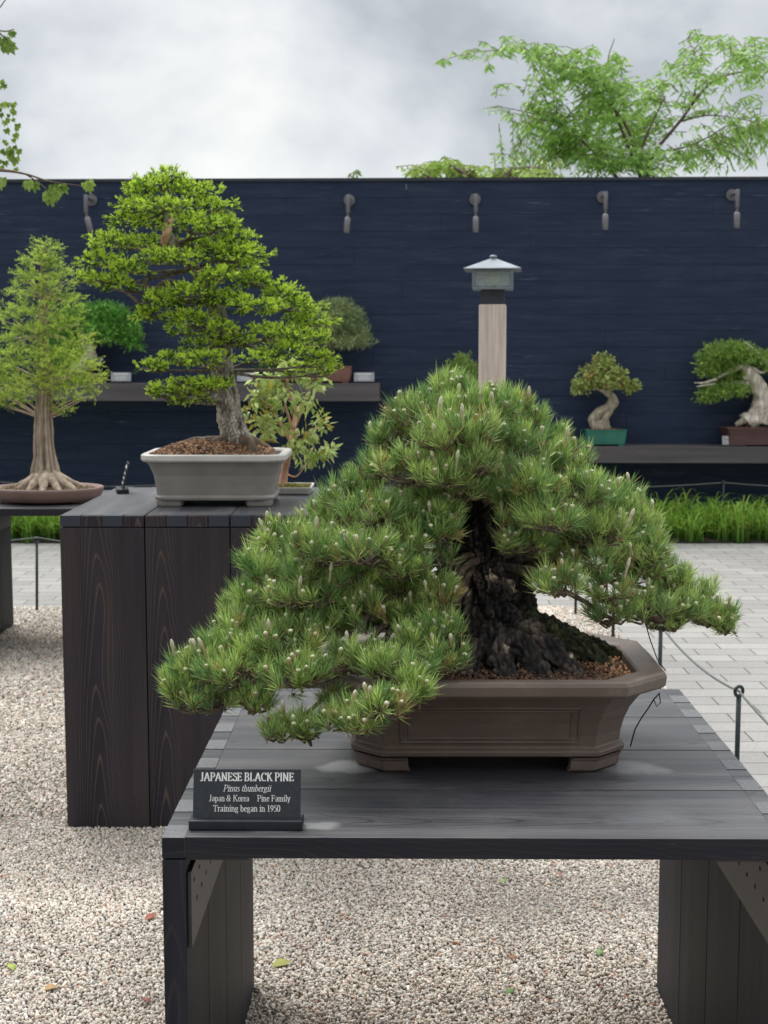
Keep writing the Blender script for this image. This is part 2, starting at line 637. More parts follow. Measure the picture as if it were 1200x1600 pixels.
def kites(B, D, Ln, W, C, Ct=None, side=None, belly=.4, rng=None, droop=0.0):
    """one kite-shaped blade per row: base B, direction D, length Ln, width W, colour C"""
    n = len(B)
    D = unit(D)
    if side is None:
        side = unit(np.cross(D, rng.normal(size=(n, 3))))
    Ln = Ln[:, None]
    W = W[:, None]
    dz = np.zeros((n, 3))
    dz[:, 2] = 1
    mid = B + D * Ln * belly
    tip = B + D * Ln - dz * Ln * droop
    V = np.stack([B, mid + side * W * .5, tip, mid - side * W * .5], 1).reshape(-1, 3)
    Fq = np.arange(n * 4).reshape(-1, 4)
    if Ct is None:
        Ct = C
    CC = np.stack([C, (C + Ct) / 2, Ct, (C + Ct) / 2], 1).reshape(-1, 3)
    return V, Fq, CC


CUBE = np.array([(-1, -1, -1), (1, -1, -1), (1, 1, -1), (-1, 1, -1), (-1, -1, 1), (1, -1, 1), (1, 1, 1), (-1, 1, 1)], float) * .62
CUBEF = np.array([(0, 3, 2, 1), (4, 5, 6, 7), (0, 1, 5, 4), (1, 2, 6, 5), (2, 3, 7, 6), (3, 0, 4, 7)])


def blobs(name, Pp, S, C, mat, rng, parent=None, smooth=True):
    n = len(Pp)
    q = unit(rng.normal(size=(n, 4)))
    a, b, c, d = q.T
    Rm = np.stack([np.stack([1 - 2 * (c * c + d * d), 2 * (b * c - a * d), 2 * (b * d + a * c)], 1),
                   np.stack([2 * (b * c + a * d), 1 - 2 * (b * b + d * d), 2 * (c * d - a * b)], 1),
                   np.stack([2 * (b * d - a * c), 2 * (c * d + a * b), 1 - 2 * (b * b + c * c)], 1)], 1)
    base = CUBE[None] * (1 + rng.uniform(-.3, .3, size=(n, 8, 3)))
    V = np.einsum('nij,nkj->nki', Rm, base * S[:, None, :]) + Pp[:, None, :]
    Fq = CUBEF[None] + (np.arange(n) * 8)[:, None, None]
    CC = np.repeat(C, 8, axis=0)
    return np_mesh(name, V.reshape(-1, 3), Fq.reshape(-1, 4), CC, mat, parent, smooth)


def ell_pts(rng, c, r, n, zmin=-.25, shell=(.72, 1.0)):
    """points in the outer shell of an ellipsoid, with the outward direction"""
    d = unit(rng.normal(size=(n * 4, 3)))
    d = d[d[:, 2] > zmin][:n]
    rr = rng.uniform(shell[0], shell[1], size=(len(d), 1))
    return np.array(c) + d * rr * np.array(r), unit(d / np.array(r))


def catmull(pts, rad, per=8):
    pts = [Vector(p) for p in pts]
    P_ = [pts[0] * 2 - pts[1]] + pts + [pts[-1] * 2 - pts[-2]]
    Rr = [rad[0]] + list(rad) + [rad[-1]]
    o, r = [], []
    for i in range(1, len(P_) - 2):
        for k in range(per):
            t = k / per
            a, b, c, d = P_[i - 1], P_[i], P_[i + 1], P_[i + 2]
            o.append(.5 * ((2 * b) + (c - a) * t + (2 * a - 5 * b + 4 * c - d) * t * t + (3 * b - a - 3 * c + d) * t ** 3))
            r.append(Rr[i] * (1 - t) + Rr[i + 1] * t)
    o.append(pts[-1])
    r.append(rad[-1])
    return o, r


def limb(mb, pts, rad, sides=14, per=8, rough=.12, nscale=8.0, lobes=0, lobe_amp=.0, m=0, seed=0.0, twist=0.0, ridge=0.0, ridge_n=0, plates=0.0, pscale=(45, 45, 18)):
    """an organic tapering limb with bumps, buttress lobes and bark ridges"""
    o, r = catmull(pts, rad, per)
    n = len(o)
    b = len(mb.v)
    t0 = (o[1] - o[0]).normalized()
    u = t0.cross(Vector((0, 1, 0)) if abs(t0.y) < .9 else Vector((1, 0, 0))).normalized()
    for i in range(n):
        t = (o[min(i + 1, n - 1)] - o[max(i - 1, 0)]).normalized()
        u = (u - t * u.dot(t)).normalized()
        v = t.cross(u)
        s = i / (n - 1)
        for k in range(sides):
            a = 2 * PI * k / sides
            d = u * math.cos(a) + v * math.sin(a)
            q = o[i] + d * r[i]
            f = 1 + rough * noise.fractal(q * nscale + Vector((seed, seed, 0)), 1.0, 2.0, 4)
            if lobes:
                f += lobe_amp * (1 - s) ** 2 * (math.cos(lobes * (a + twist * s) + seed) + .5 * math.cos((lobes * 2 - 1) * a + seed * 2))
            if ridge:
                f += ridge * (abs(math.sin(ridge_n * (a + twist * s) * .5 + 2.2 * noise.noise(q * nscale * .8))) - .5)
            e_ = 0.0
            if plates:
                ds, _ = noise.voronoi(Vector((q.x * pscale[0], q.y * pscale[1], q.z * pscale[2])) + noise.noise_vector(q * 30) * .6)
                e_ = plates * (min(1.0, (ds[1] - ds[0]) * 2.6) - .6) * min(1.0, r[i] / .03) + plates * .5 * noise.noise(q * 160)
            mb.v.append(tuple(o[i] + d * (r[i] * f + e_)))
    for i in range(n - 1):
        for k in range(sides):
            k2 = (k + 1) % sides
            mb.face([b + i * sides + k, b + i * sides + k2, b + (i + 1) * sides + k2, b + (i + 1) * sides + k], None, m, True)
    mb.face([b + k for k in range(sides)][::-1], None, m)
    mb.face([b + (n - 1) * sides + k for k in range(sides)], None, m)


def ring_rect(hx, hy, z, ch, k=2, rnd=False, c=(0, 0)):
    """rectangle outline with chamfered (k=2) or rounded corners, counter-clockwise"""
    out_ = []
    for sx_, sy_, a0 in ((1, -1, -PI / 2), (1, 1, 0), (-1, 1, PI / 2), (-1, -1, PI)):
        cx, cy = sx_ * (hx - ch), sy_ * (hy - ch)
        for i in range(k):
            a = a0 + (PI / 2) * i / (k - 1)
            out_.append((c[0] + cx + ch * math.cos(a), c[1] + cy + ch * math.sin(a), z))
    return out_


# ------------------------------------------------------------------ ground
def sheet(name, x0, x1, y0, y1, z, mat, label=None):
    mb = MB()
    mb.v = [(x0, y0, z), (x1, y0, z), (x1, y1, z), (x0, y1, z)]
    mb.face([0, 1, 2, 3])
    return tag(mb.build(name, mat), label, None, None, 'structure')


GX, GY = 1.345, 8.80
sheet('ground', -600, 600, -300, 1200, -.012, speck('far_ground', (.05, .08, .03), (.10, .13, .05), 3, .95, .2))
sheet('paving', -14, 16, -6, 13.6, 0, M['pave'])
sheet('gravel_bed', -9, GX, -4, GY, .004, M['gravelbase'])
sheet('planting_bed', -12, 14, 11.95, 13.35, .012, M['bedsoil'])


def gravel():
    rng = np.random.default_rng(4)
    out_ = []
    pts = []
    for y0, y1, xa, xb, sp in ((3.05, 4.7, -1.75, GX, .0080), (4.7, 6.2, -2.2, GX, .0102), (6.2, GY, -2.9, GX, .0130)):
        xs = np.arange(xa, xb, sp)
        ys = np.arange(y0, y1, sp)
        g = np.stack(np.meshgrid(xs, ys), -1).reshape(-1, 2)
        g = g + rng.uniform(-.55, .55, size=g.shape) * sp
        # leave out what the tables and the frame's edge hide for good
        vis = (np.abs(g[:, 0]) < .30 * g[:, 1] + .45)
        if y0 > 5:
            vis &= (g[:, 0] < -.75) | (g[:, 0] > .55)
        g = g[vis]
        pts.append(np.concatenate([g, np.full((len(g), 1), sp)], 1))
    A = np.concatenate(pts)
    n = len(A)
    sp = A[:, 2]
    s = sp * rng.uniform(.50, 1.12, n)
    S = np.stack([s * rng.uniform(.8, 1.35, n), s * rng.uniform(.55, .95, n), s * rng.uniform(.42, .7, n)], 1)
    Pp = np.stack([A[:, 0], A[:, 1], .006 + rng.uniform(0, .9, n) * sp * .75], 1)
    pal = np.array([(.56, .52, .47), (.66, .63, .59), (.45, .40, .35), (.60, .54, .48), (.34, .30, .27), (.72, .70, .66), (.52, .42, .35), (.47, .46, .45), (.58, .47, .42), (.50, .24, .14), (.22, .19, .16)])
    C = pal[rng.choice(len(pal), n, p=[.22, .17, .15, .16, .045, .06, .06, .08, .035, .003, .017])] * rng.uniform(.88, 1.12, (n, 1)) * np.array((1.03, 1.0, .95))
    low = np.array([noise.fractal(Vector((a[0] * 1.6, a[1] * 1.6, 0)), 1.0, 2.0, 3) for a in A])
    C = C * (1 + .28 * low)[:, None]
    Pp[:, 2] += .006 * low
    o = blobs('gravel', Pp, S, C, M['gravelm'], rng)
    tag(o, 'loose pale beige and pink pea gravel covering the bed', 'gravel', None, 'stuff')


gravel()

# ------------------------------------------------------------------ back wall, shelves, wall lights
WROT = R(-1.6)
WY = 13.25


def wallpt(x, z, outw=0.0):
    """a point on the wall's face (outw metres in front of it)"""
    c, s = math.cos(WROT), math.sin(WROT)
    return Vector((x * c + outw * s, WY + x * s - outw * c, z))


def wall_hit(px, py, outw=0.0):
    r = ray(px, py)
    c, s = math.cos(WROT), math.sin(WROT)
    nrm = Vector((s, -c, 0))
    q = Vector((0, WY, 0)) + nrm * outw - Vector((0, 0, EYE))
    t = q.dot(nrm) / r.dot(nrm)
    return Vector((0, 0, EYE)) + r * t


def build_wall():
    rg = random.Random(3)
    mb = MB()
    top = wall_hit(600, 281).z
    h = .152
    z = top - .012
    while z > 0:
        hh = min(h, z)
        x = -9.0 - rg.uniform(0, 3)
        while x < 12:
            ln = rg.uniform(2.8, 4.6)
            pr = rg.uniform(0, .003)
            q = wallpt(x + ln / 2, z - hh / 2, -.05 + pr)
            mb.box((q.x, q.y, q.z), (ln - .002, .10, hh - .0022), 'x', 0, rg, Matrix.Rotation(WROT, 3, 'Z'))
            x += ln
        z -= h
    q = wallpt(1.5, (top - .07) / 2, -.13)
    mb.box((q.x, q.y, q.z), (22, .05, top - .08), 'x', 0, rg, Matrix.Rotation(WROT, 3, 'Z'))
    q = wallpt(1.5, top + .002, -.09)
    mb.box((q.x, q.y, q.z), (22.4, .22, .028), 'x', 1, rg, Matrix.Rotation(WROT, 3, 'Z'))
    o = mb.build('board_wall', [M['wall'], M['enddark']])
    tag(o, 'tall navy black wall of horizontal charred boards behind the bonsai', 'wall')


build_wall()


def build_shelf(x0, x1, ztop, th, label, depth=.42):
    mb = MB()
    rg = random.Random(int(ztop * 100))
    q = wallpt((x0 + x1) / 2, ztop - th / 2, depth / 2 + .006)
    mb.box((q.x, q.y, q.z), (x1 - x0, depth - .02, th), 'x', 0, rg, Matrix.Rotation(WROT, 3, 'Z'))
    o = mb.build('wall_shelf', M['shelf'], None, .003)
    tag(o, label, 'shelf')
    return o


SL = wall_hit(595, 599, .41)
SRt = wall_hit(1000, 698, .41)
build_shelf(-8.5, SL.x, SL.z, .162, 'upper thick timber wall shelf behind the spruce, ending near the centre')
build_shelf(.45, 9, SRt.z, .148, 'lower thick timber wall shelf carrying the teal pot at right')
ZL, ZR = SL.z, SRt.z


def wall_light(x, z, tilt, label):
    q = wallpt(x, z)
    t = empty('wall_light', q, WROT)
    tag(t, label, 'wall light', 'bronze spotlights along the top of the wall')
    mb = MB()
    mb.tube([(0, -.004, 0), (0, -.024, 0)], .052, 24)
    mb.tube([(0, -.024, 0), (0, -.035, 0)], .034, 20)
    mb.build('base_plate', M['metal'], t, .003)
    mb = MB()
    mb.tube([(0, -.03, 0), (0, -.24, 0)], .017, 14)
    mb.tube([(0, -.25, .022), (0, -.25, -.14)], .020, 14)
    mb.build('arm', M['metal'], t, .002)
    mb = MB()
    rt = Matrix.Rotation(tilt, 3, 'Y')
    o0 = Vector((0, -.25, -.14))
    mb.tube([o0, o0 + rt @ Vector((0, 0, -.035))], .012, 10)
    mb.tube([o0 + rt @ Vector((0, 0, -.035)), o0 + rt @ Vector((0, 0, -.05)), o0 + rt @ Vector((0, 0, -.18))], [.018, .029, .029], 18)
    mb.build('lamp_head', M['metal'], t, .002)


for px, py, tl, lb in ((144, 313, -.22, 'bronze wall light behind the hanging leaves at far left'),
                       (546, 313, .08, 'bronze wall light right of the spruce, under the lone leaf sprig'),
                       (742, 312, 0, 'bronze wall light right above the wooden lantern post'),
                       (941, 308, 0, 'bronze wall light above the small maple in the teal pot'),
                       (1143, 305, 0, 'rightmost bronze wall light, above the juniper')):
    q = wall_hit(px, py)
    wall_light(q.x / math.cos(WROT), q.z, tl, lb)


# ------------------------------------------------------------------ tables
def make_table(name, loc, rz, W, D, H, nb, topm, sidem, endm, side_end, label, waterfall='x', finger=.066, seed=1):
    """a waterfall table: top of boards, two full-depth side panels of boards, finger joints, steel brackets.
    local frame: x across, y away from the camera, z up; origin on the ground at the middle of the front edge.
    waterfall='x': panels left and right; 'y': panels front and back."""
    rg = random.Random(seed)
    t = empty(name, loc, rz)
    tag(t, label, 'table')
    th = .038
    pt = .040
    if waterfall == 'x':
        # boards run along x
        mb = MB()
        bw = D / nb
        for i in range(nb):
            g = .0018
            # finger pattern: the board ends either reach the outer face or stop short
            nf = max(2, round(bw / finger))
            fw = (bw - 2 * g) / nf
            mb.box((0, bw * (i + .5), H - th / 2), (W - 2 * pt, bw - 2 * g, th), 'x', 0, rg, None, 1)  # front and back edges take the darker side wood: shade put into the colour
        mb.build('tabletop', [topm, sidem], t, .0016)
        for s in (-1, 1):
            mb = MB()
            for i in range(nb):
                g = .0018
                mb.box((s * (W / 2 - pt / 2), bw * (i + .5), (H - th) / 2 - .0015), (pt, bw - 2 * g, H - th - .003), 'z', 0, rg)
            # fingers in the corner
            nf = max(2, int(round(D / finger)))
            fw = D / nf
            for k in range(nf):
                up = (k % 2 == 0)
                mb.box((s * (W / 2 - pt / 2), fw * (k + .5), H - th / 2 + (.0006 if up and k else -.0004)), (pt, fw - .0016, th - .0008), 'x', (1 if up else 3), rg, None, 0)  # finger fronts carry the same painted shade as the board edges
            sp_ = mb.build('side_panel', [sidem, endm, sidem, topm], t, .0014)
            # steel angle under the top
            mb = MB()
            xi = s * (W / 2 - pt)
            x_ = xi - s * .0045
            mb.box((x_, D / 2, H - th - .068 - .030), (.006, D - .03, .136), 'y', 0, rg)
            mb.box((xi - s * .058, D / 2, H - th - .0045), (.10, D - .03, .006), 'y', 0, rg)
            y = .05
            k = 0
            while y < D - .05:
                zz = H - th - .055 - (.045 if k % 2 else .0)
                mb.tube([(x_ - s * .0028, y, zz), (x_ - s * .0036, y, zz)], .0045, 8, 1)
                y += .030
                k += 1
            mb.build('bracket', [M['steel'], M['hole']], t)
    else:
        mb = MB()
        bw = W / nb
        for i in range(nb):
            mb.box((-W / 2 + bw * (i + .5), D / 2, H - th / 2), (bw - .004, D - 2 * pt, th), 'y', 0, rg)
        mb.build('tabletop', [topm], t, .0016)
        for yy in (pt / 2, D - pt / 2):
            mb = MB()
            for i in range(nb):
                mb.box((-W / 2 + bw * (i + .5), yy, (H - th) / 2 - .0015), (bw - .004, pt, H - th - .003), 'z', 0, rg)
                nf = 4
                fw = (bw - .004) / nf
                for k in range(nf):
                    up = (k + i) % 2 == 0
                    mb.box((-W / 2 + bw * i + .002 + fw * (k + .5), yy, H - th / 2 + (.0006 if up else -.0004)), (fw - .0016, pt, th - .0008), 'z', 1 if up else 0, rg)
            mb.build('front_panel' if yy < D / 2 else 'back_panel', [sidem, endm], t, .0014)
    return t


def add_marks(m, spots):
    """pale water marks, and dark patches, at fixed places of the table's own surface"""
    t = m.node_tree
    p = next(n for n in t.nodes if n.type == 'BSDF_PRINCIPLED')
    lk = p.inputs['Base Color'].links[0]
    base = lk.from_socket
    v = coords(t, 'Object')
    nz = t.nodes.new('ShaderNodeTexNoise')
    nz.inputs['Scale'].default_value = 16
    nz.inputs['Detail'].default_value = 5
    t.links.new(v, nz.inputs['Vector'])
    for (x, y, r, col, k) in spots:
        d = nd(t, 'ShaderNodeVectorMath', operation='DISTANCE')
        sc = nd(t, 'ShaderNodeVectorMath', operation='MULTIPLY')
        sc.inputs[1].default_value = (.6, 1, 0)
        t.links.new(v, sc.inputs[0])
        t.links.new(sc.outputs[0], d.inputs[0])
        d.inputs[1].default_value = (x * .6, y, 0)
        dd = mathn(t, 'ADD', d.outputs['Value'], mathn(t, 'MULTIPLY', mathn(t, 'SUBTRACT', nz.outputs['Fac'], .5), r * 1.6))
        mk = ramp(t, mathn(t, 'DIVIDE', dd, r), [(0, (1, 1, 1)), (.55, (.8, .8, .8)), (1.0, (0, 0, 0))])
        base = mixc(t, mathn(t, 'MULTIPLY', mk, k), base, col)
    t.links.new(base, p.inputs['Base Color'])
    return m


TW, TD, THt = 1.10, 1.09, .78
tcx = -.381 + TW / 2
M['top_near'] = M['top'].copy()
add_marks(M['top_near'], [(-.24, .42, .045, (.42, .42, .43), .85), (.318, .42, .05, (.34, .34, .35), .6), (.05, .38, .16, (.012, .013, .017), .6), (-.285, .06, .028, (.30, .30, .30), .6),  # the broad dark spot spans the front of the pot's base
                           (-.36, .05, .03, (.28, .28, .29), .5), (.30, .10, .05, (.15, .15, .16), .4), (.0, .9, .12, (.16, .155, .15), .4)])
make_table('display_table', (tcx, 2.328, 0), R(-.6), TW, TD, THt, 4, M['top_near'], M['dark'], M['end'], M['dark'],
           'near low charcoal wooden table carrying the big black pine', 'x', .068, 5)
BW, BD, BH = 1.13, 1.02, 1.073
make_table('display_table', (-1.075 + BW / 2, 4.625, 0), 0, BW, BD, BH, 4, M['top'], M['box'], M['enddark'], M['box'],
           'tall dark brown board stand under the spruce in the grey pot', 'y', .07, 9)
LTx = P(-77, 794, 7.2).x
make_table('display_table', (LTx + .55, 7.2, 0), 0, 1.10, 1.0, .815, 4, M['top'], M['dark'], M['enddark'], M['dark'],
           'far left dark table under the pale cypress in the round tray', 'x', .07, 15)


# ------------------------------------------------------------------ plaques with lettering
def arc(cx, cy, rx, ry, a0, a1, n=9):
    return [(cx + rx * math.cos(R(a0 + (a1 - a0) * i / n)), cy + ry * math.sin(R(a0 + (a1 - a0) * i / n))) for i in range(n + 1)]


# glyphs: (advance, [polylines], [serifs as (x, y)]) - cap height 1, x height .66
X = .66
GL = {
    'A': (.86, [[(.10, 0), (.42, 1)], [(.42, 1), (.44, 1), (.76, 0)], [(.22, .34), (.62, .34)]], [(.10, 0), (.76, 0)]),
    'B': (.76, [[(.18, 0), (.18, 1)], [(.18, 1)] + arc(.36, .76, .22, .24, 90, -90) + [(.18, .52)], [(.18, .52)] + arc(.38, .26, .26, .26, 90, -90) + [(.18, 0)]], [(.13, 0), (.13, 1)]),
    'C': (.78, [arc(.44, .5, .34, .5, 50, 310, 16), [(.68, .98), (.68, .72)]], []),
    'E': (.72, [[(.18, 0), (.18, 1)], [(.18, .97), (.60, .97), (.60, .80)], [(.18, .52), (.46, .52)], [(.18, .03), (.62, .03), (.62, .22)], [(.46, .42), (.46, .62)]], [(.13, 0), (.13, 1)]),
    'F': (.66, [[(.18, 0), (.18, 1)], [(.18, .97), (.58, .97), (.58, .80)], [(.18, .52), (.46, .52)], [(.46, .42), (.46, .62)]], [(.18, 0), (.13, 1)]),
    'I': (.42, [[(.21, 0), (.21, 1)]], [(.21, 0), (.21, 1)]),
    'J': (.54, [[(.34, 1), (.34, .16)] + arc(.20, .16, .14, .18, 0, -150, 6)], [(.34, 1)]),
    'K': (.84, [[(.18, 0), (.18, 1)], [(.64, 1), (.18, .44)], [(.34, .62), (.70, 0)]], [(.18, 0), (.18, 1), (.64, 1), (.72, 0)]),
    'L': (.70, [[(.18, 0), (.18, 1)], [(.18, .03), (.60, .03), (.60, .24)]], [(.18, 0), (.18, 1)]),
    'N': (.86, [[(.16, 0), (.16, 1)], [(.14, 1), (.68, 0)], [(.68, 0), (.68, 1)]], [(.16, 0), (.12, 1), (.68, 1)]),
    'P': (.70, [[(.18, 0), (.18, 1)], [(.18, 1)] + arc(.36, .73, .26, .27, 90, -90) + [(.18, .46)]], [(.18, 0), (.13, 1)]),
    'S': (.60, [arc(.30, .74, .20, .24, 40, 200, 8) + arc(.32, .26, .22, .27, 70, -140, 10), [(.49, .98), (.49, .76)], [(.10, .02), (.10, .26)]], []),
    'T': (.72, [[(.36, 0), (.36, 1)], [(.06, .78), (.06, .97), (.66, .97), (.66, .78)]], [(.36, 0)]),
    'a': (.50, [arc(.24, .48, .14, .18, 160, 20, 6) + [(.38, .10), (.46, .04)], arc(.24, .17, .15, .17, 80, 340, 9), [(.26, .35), (.38, .40)]], []),
    'b': (.54, [[(.12, 1), (.12, 0)], arc(.27, .33, .18, .33, 150, -150, 12)], [(.08, 1)]),
    'e': (.47, [[(.09, .38), (.40, .38)], arc(.25, .33, .17, .33, 10, 320, 13)], []),
    'g': (.52, [arc(.24, .44, .14, .21, 0, 360, 12), arc(.26, -.10, .19, .15, 0, 360, 12), [(.22, .22), (.12, .14), (.18, .04)], [(.36, .60), (.48, .62)]], []),
    'h': (.56, [[(.12, 1), (.12, 0)], [(.12, .46)] + arc(.28, .46, .15, .20, 150, 0, 6) + [(.43, 0)]], [(.08, 1), (.12, 0), (.43, 0)]),
    'i': (.30, [[(.15, X), (.15, 0)], [(.15, .98), (.15, .86)]], [(.15, 0), (.10, X)]),
    'l': (.30, [[(.15, 1), (.15, 0)]], [(.15, 0), (.10, 1)]),
    'm': (.84, [[(.12, X), (.12, 0)], [(.12, .46)] + arc(.27, .46, .14, .20, 150, 0, 6) + [(.41, 0)], [(.41, .46)] + arc(.56, .46, .14, .20, 150, 0, 6) + [(.70, 0)]], [(.08, X), (.12, 0), (.41, 0), (.70, 0)]),
    'n': (.56, [[(.12, X), (.12, 0)], [(.12, .46)] + arc(.28, .46, .15, .20, 150, 0, 6) + [(.43, 0)]], [(.08, X), (.12, 0), (.43, 0)]),
    'o': (.52, [arc(.26, .33, .18, .33, 0, 360, 14)], []),
    'p': (.54, [[(.12, X), (.12, -.28)], arc(.27, .33, .18, .33, 150, -150, 12)], [(.08, X), (.12, -.28)]),
    'r': (.38, [[(.12, X), (.12, 0)], [(.12, .44)] + arc(.27, .46, .13, .18, 150, 40, 4)], [(.08, X), (.13, 0)]),
    's': (.40, [arc(.20, .49, .12, .16, 40, 210, 6) + arc(.20, .17, .13, .18, 60, -140, 8)], []),
    't': (.32, [[(.14, .86), (.14, .14), (.22, .03), (.30, .08)], [(.03, .63), (.29, .63)]], []),
    'u': (.56, [[(.12, X), (.12, .18)] + arc(.26, .18, .14, .17, 180, 330, 6), [(.42, X), (.42, 0)]], [(.08, X), (.38, X), (.46, 0)]),
    'y': (.50, [[(.08, X), (.26, .04)], [(.43, X), (.20, -.24), (.08, -.24)]], [(.08, X), (.43, X)]),
    '&': (.80, [arc(.34, .76, .15, .22, -40, 220, 10) + [(.62, .04), (.72, .04)], [(.26, .58)] + arc(.30, .26, .22, .26, 120, 320, 9) + [(.62, .52)]], [(.64, .54)]),
    '1': (.50, [[(.26, 0), (.26, 1)], [(.12, .86), (.26, 1)]], [(.26, 0)]),
    '9': (.50, [arc(.25, .68, .18, .31, 0, 360, 14), [(.43, .66), (.38, .28), (.14, .01)]], []),
    '5': (.50, [[(.44, .97), (.16, .97), (.13, .58)] + arc(.22, .32, .21, .30, 80, -130, 10)], []),
    '0': (.50, [arc(.25, .5, .18, .5, 0, 360, 18)], []),
    ' ': (.27, [], []),
}


def write(mb, text, cx, base, h, hx=.060, hy=.028, slant=0.0, track=0.0, width=None):
    """serif lettering as thin flat strokes in the local xz plane"""
    tot = sum(GL[c][0] + track for c in text)
    kx = (width / (tot * h)) if width else 1.0
    x = cx - tot * h * kx / 2
    lay = 0
    for c in text:
        adv, strokes, serifs = GL[c]
        allst = [(s, False) for s in strokes] + [([(sx_ - .13, sy_), (sx_ + .13, sy_)], True) for sx_, sy_ in serifs]
        for s, ser in allst:
            lay = (lay + 1) % 7
            dy = -.00004 * lay
            n = len(s)
            b = len(mb.v)
            for i in range(n):
                p0 = s[max(i - 1, 0)]
                p1 = s[min(i + 1, n - 1)]
                dx_, dz_ = p1[0] - p0[0], p1[1] - p0[1]
                l_ = math.hypot(dx_, dz_) or 1
                nx, nz = -dz_ / l_, dx_ / l_
                ww = math.sqrt((hx * nx) ** 2 + (hy * nz) ** 2)
                for sg in (1, -1):
                    qx, qz = s[i][0] + sg * nx * ww, s[i][1] + sg * nz * ww
                    mb.v.append((x + (qx + slant * qz) * h * kx, dy, base + qz * h))
            for i in range(n - 1):
                mb.face([b + 2 * i + 1, b + 2 * i + 3, b + 2 * i + 2, b + 2 * i])
        x += (adv + track) * h * kx


def near_plaque():
    q = Vector((-.240, 2.385, THt))
    t = empty('name_plaque', q, R(-.6))
    tag(t, 'black plaque with white lettering on the near table, lower left', 'sign')
    rg = random.Random(2)
    wv, hv = .188, .086
    tilt = R(14)
    mb = MB()
    mb.box((0, 0, .0095), (.198, .040, .017), 'x', 0, rg)
    mb.build('stand', M['plaquebase'], t, .002)
    rot = Matrix.Rotation(-tilt, 3, 'X')
    mb = MB()
    c = rot @ Vector((0, 0, hv / 2))
    mb.box((0, c.y, .015 + c.z), (wv, .006, hv), 'x', 0, rg, rot)
    mb.build('plate', M['plaque'], t, .0012)
    mb = MB()
    write(mb, 'JAPANESE BLACK PINE', 0, .0655, .0140, .100, .036, width=.165)
    write(mb, 'Pinus thunbergii', 0, .0475, .0108, .052, .03, .22, width=.084)
    write(mb, 'Japan & Korea', -.031, .0305, .0105, .056, .03, width=.071)
    write(mb, 'Pine Family', .047, .0305, .0105, .056, .03, width=.058)
    write(mb, 'Training began in 1950', 0, .0130, .0108, .056, .03, width=.118)
    vv = []
    for v_ in mb.v:
        a = rot @ Vector((v_[0], v_[1] - .0034, v_[2]))
        vv.append((a.x, a.y, a.z + .015))
    mb.v = vv
    mb.build('lettering', M['ink'], t)


near_plaque()


def small_plaque(q, wv, hv, rz, label, tilt=12, dark=False):
    t = empty('name_plaque', q, rz)
    tag(t, label, 'sign', 'small name plaques beside the trees')
    rg = random.Random(int(q.x * 100))
    rot = Matrix.Rotation(-R(tilt), 3, 'X')
    mb = MB()
    mb.box((0, 0, .009), (wv * 1.06, .045, .016), 'x', 0, rg)
    mb.build('stand', M['plaquebase'], t, .001)
    mb = MB()
    c = rot @ Vector((0, 0, hv / 2))
    mb.box((0, c.y, .014 + c.z), (wv, .006, hv), 'x', 0, rg, rot)
    mb.build('plate', M['plaque'] if dark else M['plaquegrey'], t, .001)
    mb = MB()
    for row, (wd, zz, hh) in enumerate(((.70, .76, .13), (.46, .55, .07), (.60, .37, .07), (.56, .19, .07))):
        x = -wd / 2
        while x < wd / 2:
            ln = rg.uniform(.05, .11)
            a = [(x * wv, -.0038, zz * hv), (min(x + ln, wd / 2) * wv, -.0038, zz * hv),
                 (min(x + ln, wd / 2) * wv, -.0038, (zz + hh) * hv), (x * wv, -.0038, (zz + hh) * hv)]
            b = len(mb.v)
            for p_ in a:
                r_ = rot @ Vector(p_)
                mb.v.append((r_.x, r_.y, r_.z + .014))
            mb.face([b, b + 1, b + 2, b + 3])
            x += ln + .025
    mb.build('lettering', M['ink'], t)
    return t


for px, py, s_, lb in ((189, 598, 1, 'small grey plaque on the upper shelf left of the spruce'),
                       (386, 599, 1, 'small grey plaque on the upper shelf partly hidden behind the spruce trunk'),
                       (569, 598, 1, 'small grey plaque at the right end of the upper shelf')):
    q = wall_hit(px, py, .36)
    q.z = ZL
    small_plaque(q, .185, .085, WROT, lb)
q = wall_hit(1146, 694, .37)
q.z = ZR
small_plaque(q, .20, .085, WROT, 'small grey plaque on the lower shelf before the maroon pot')
q = P(191, 768, 5.42)
q.z = BH
small_plaque(q, .13, .105, -R(77), 'thin black plaque seen edge on at the rear left of the tall stand', 14, True)


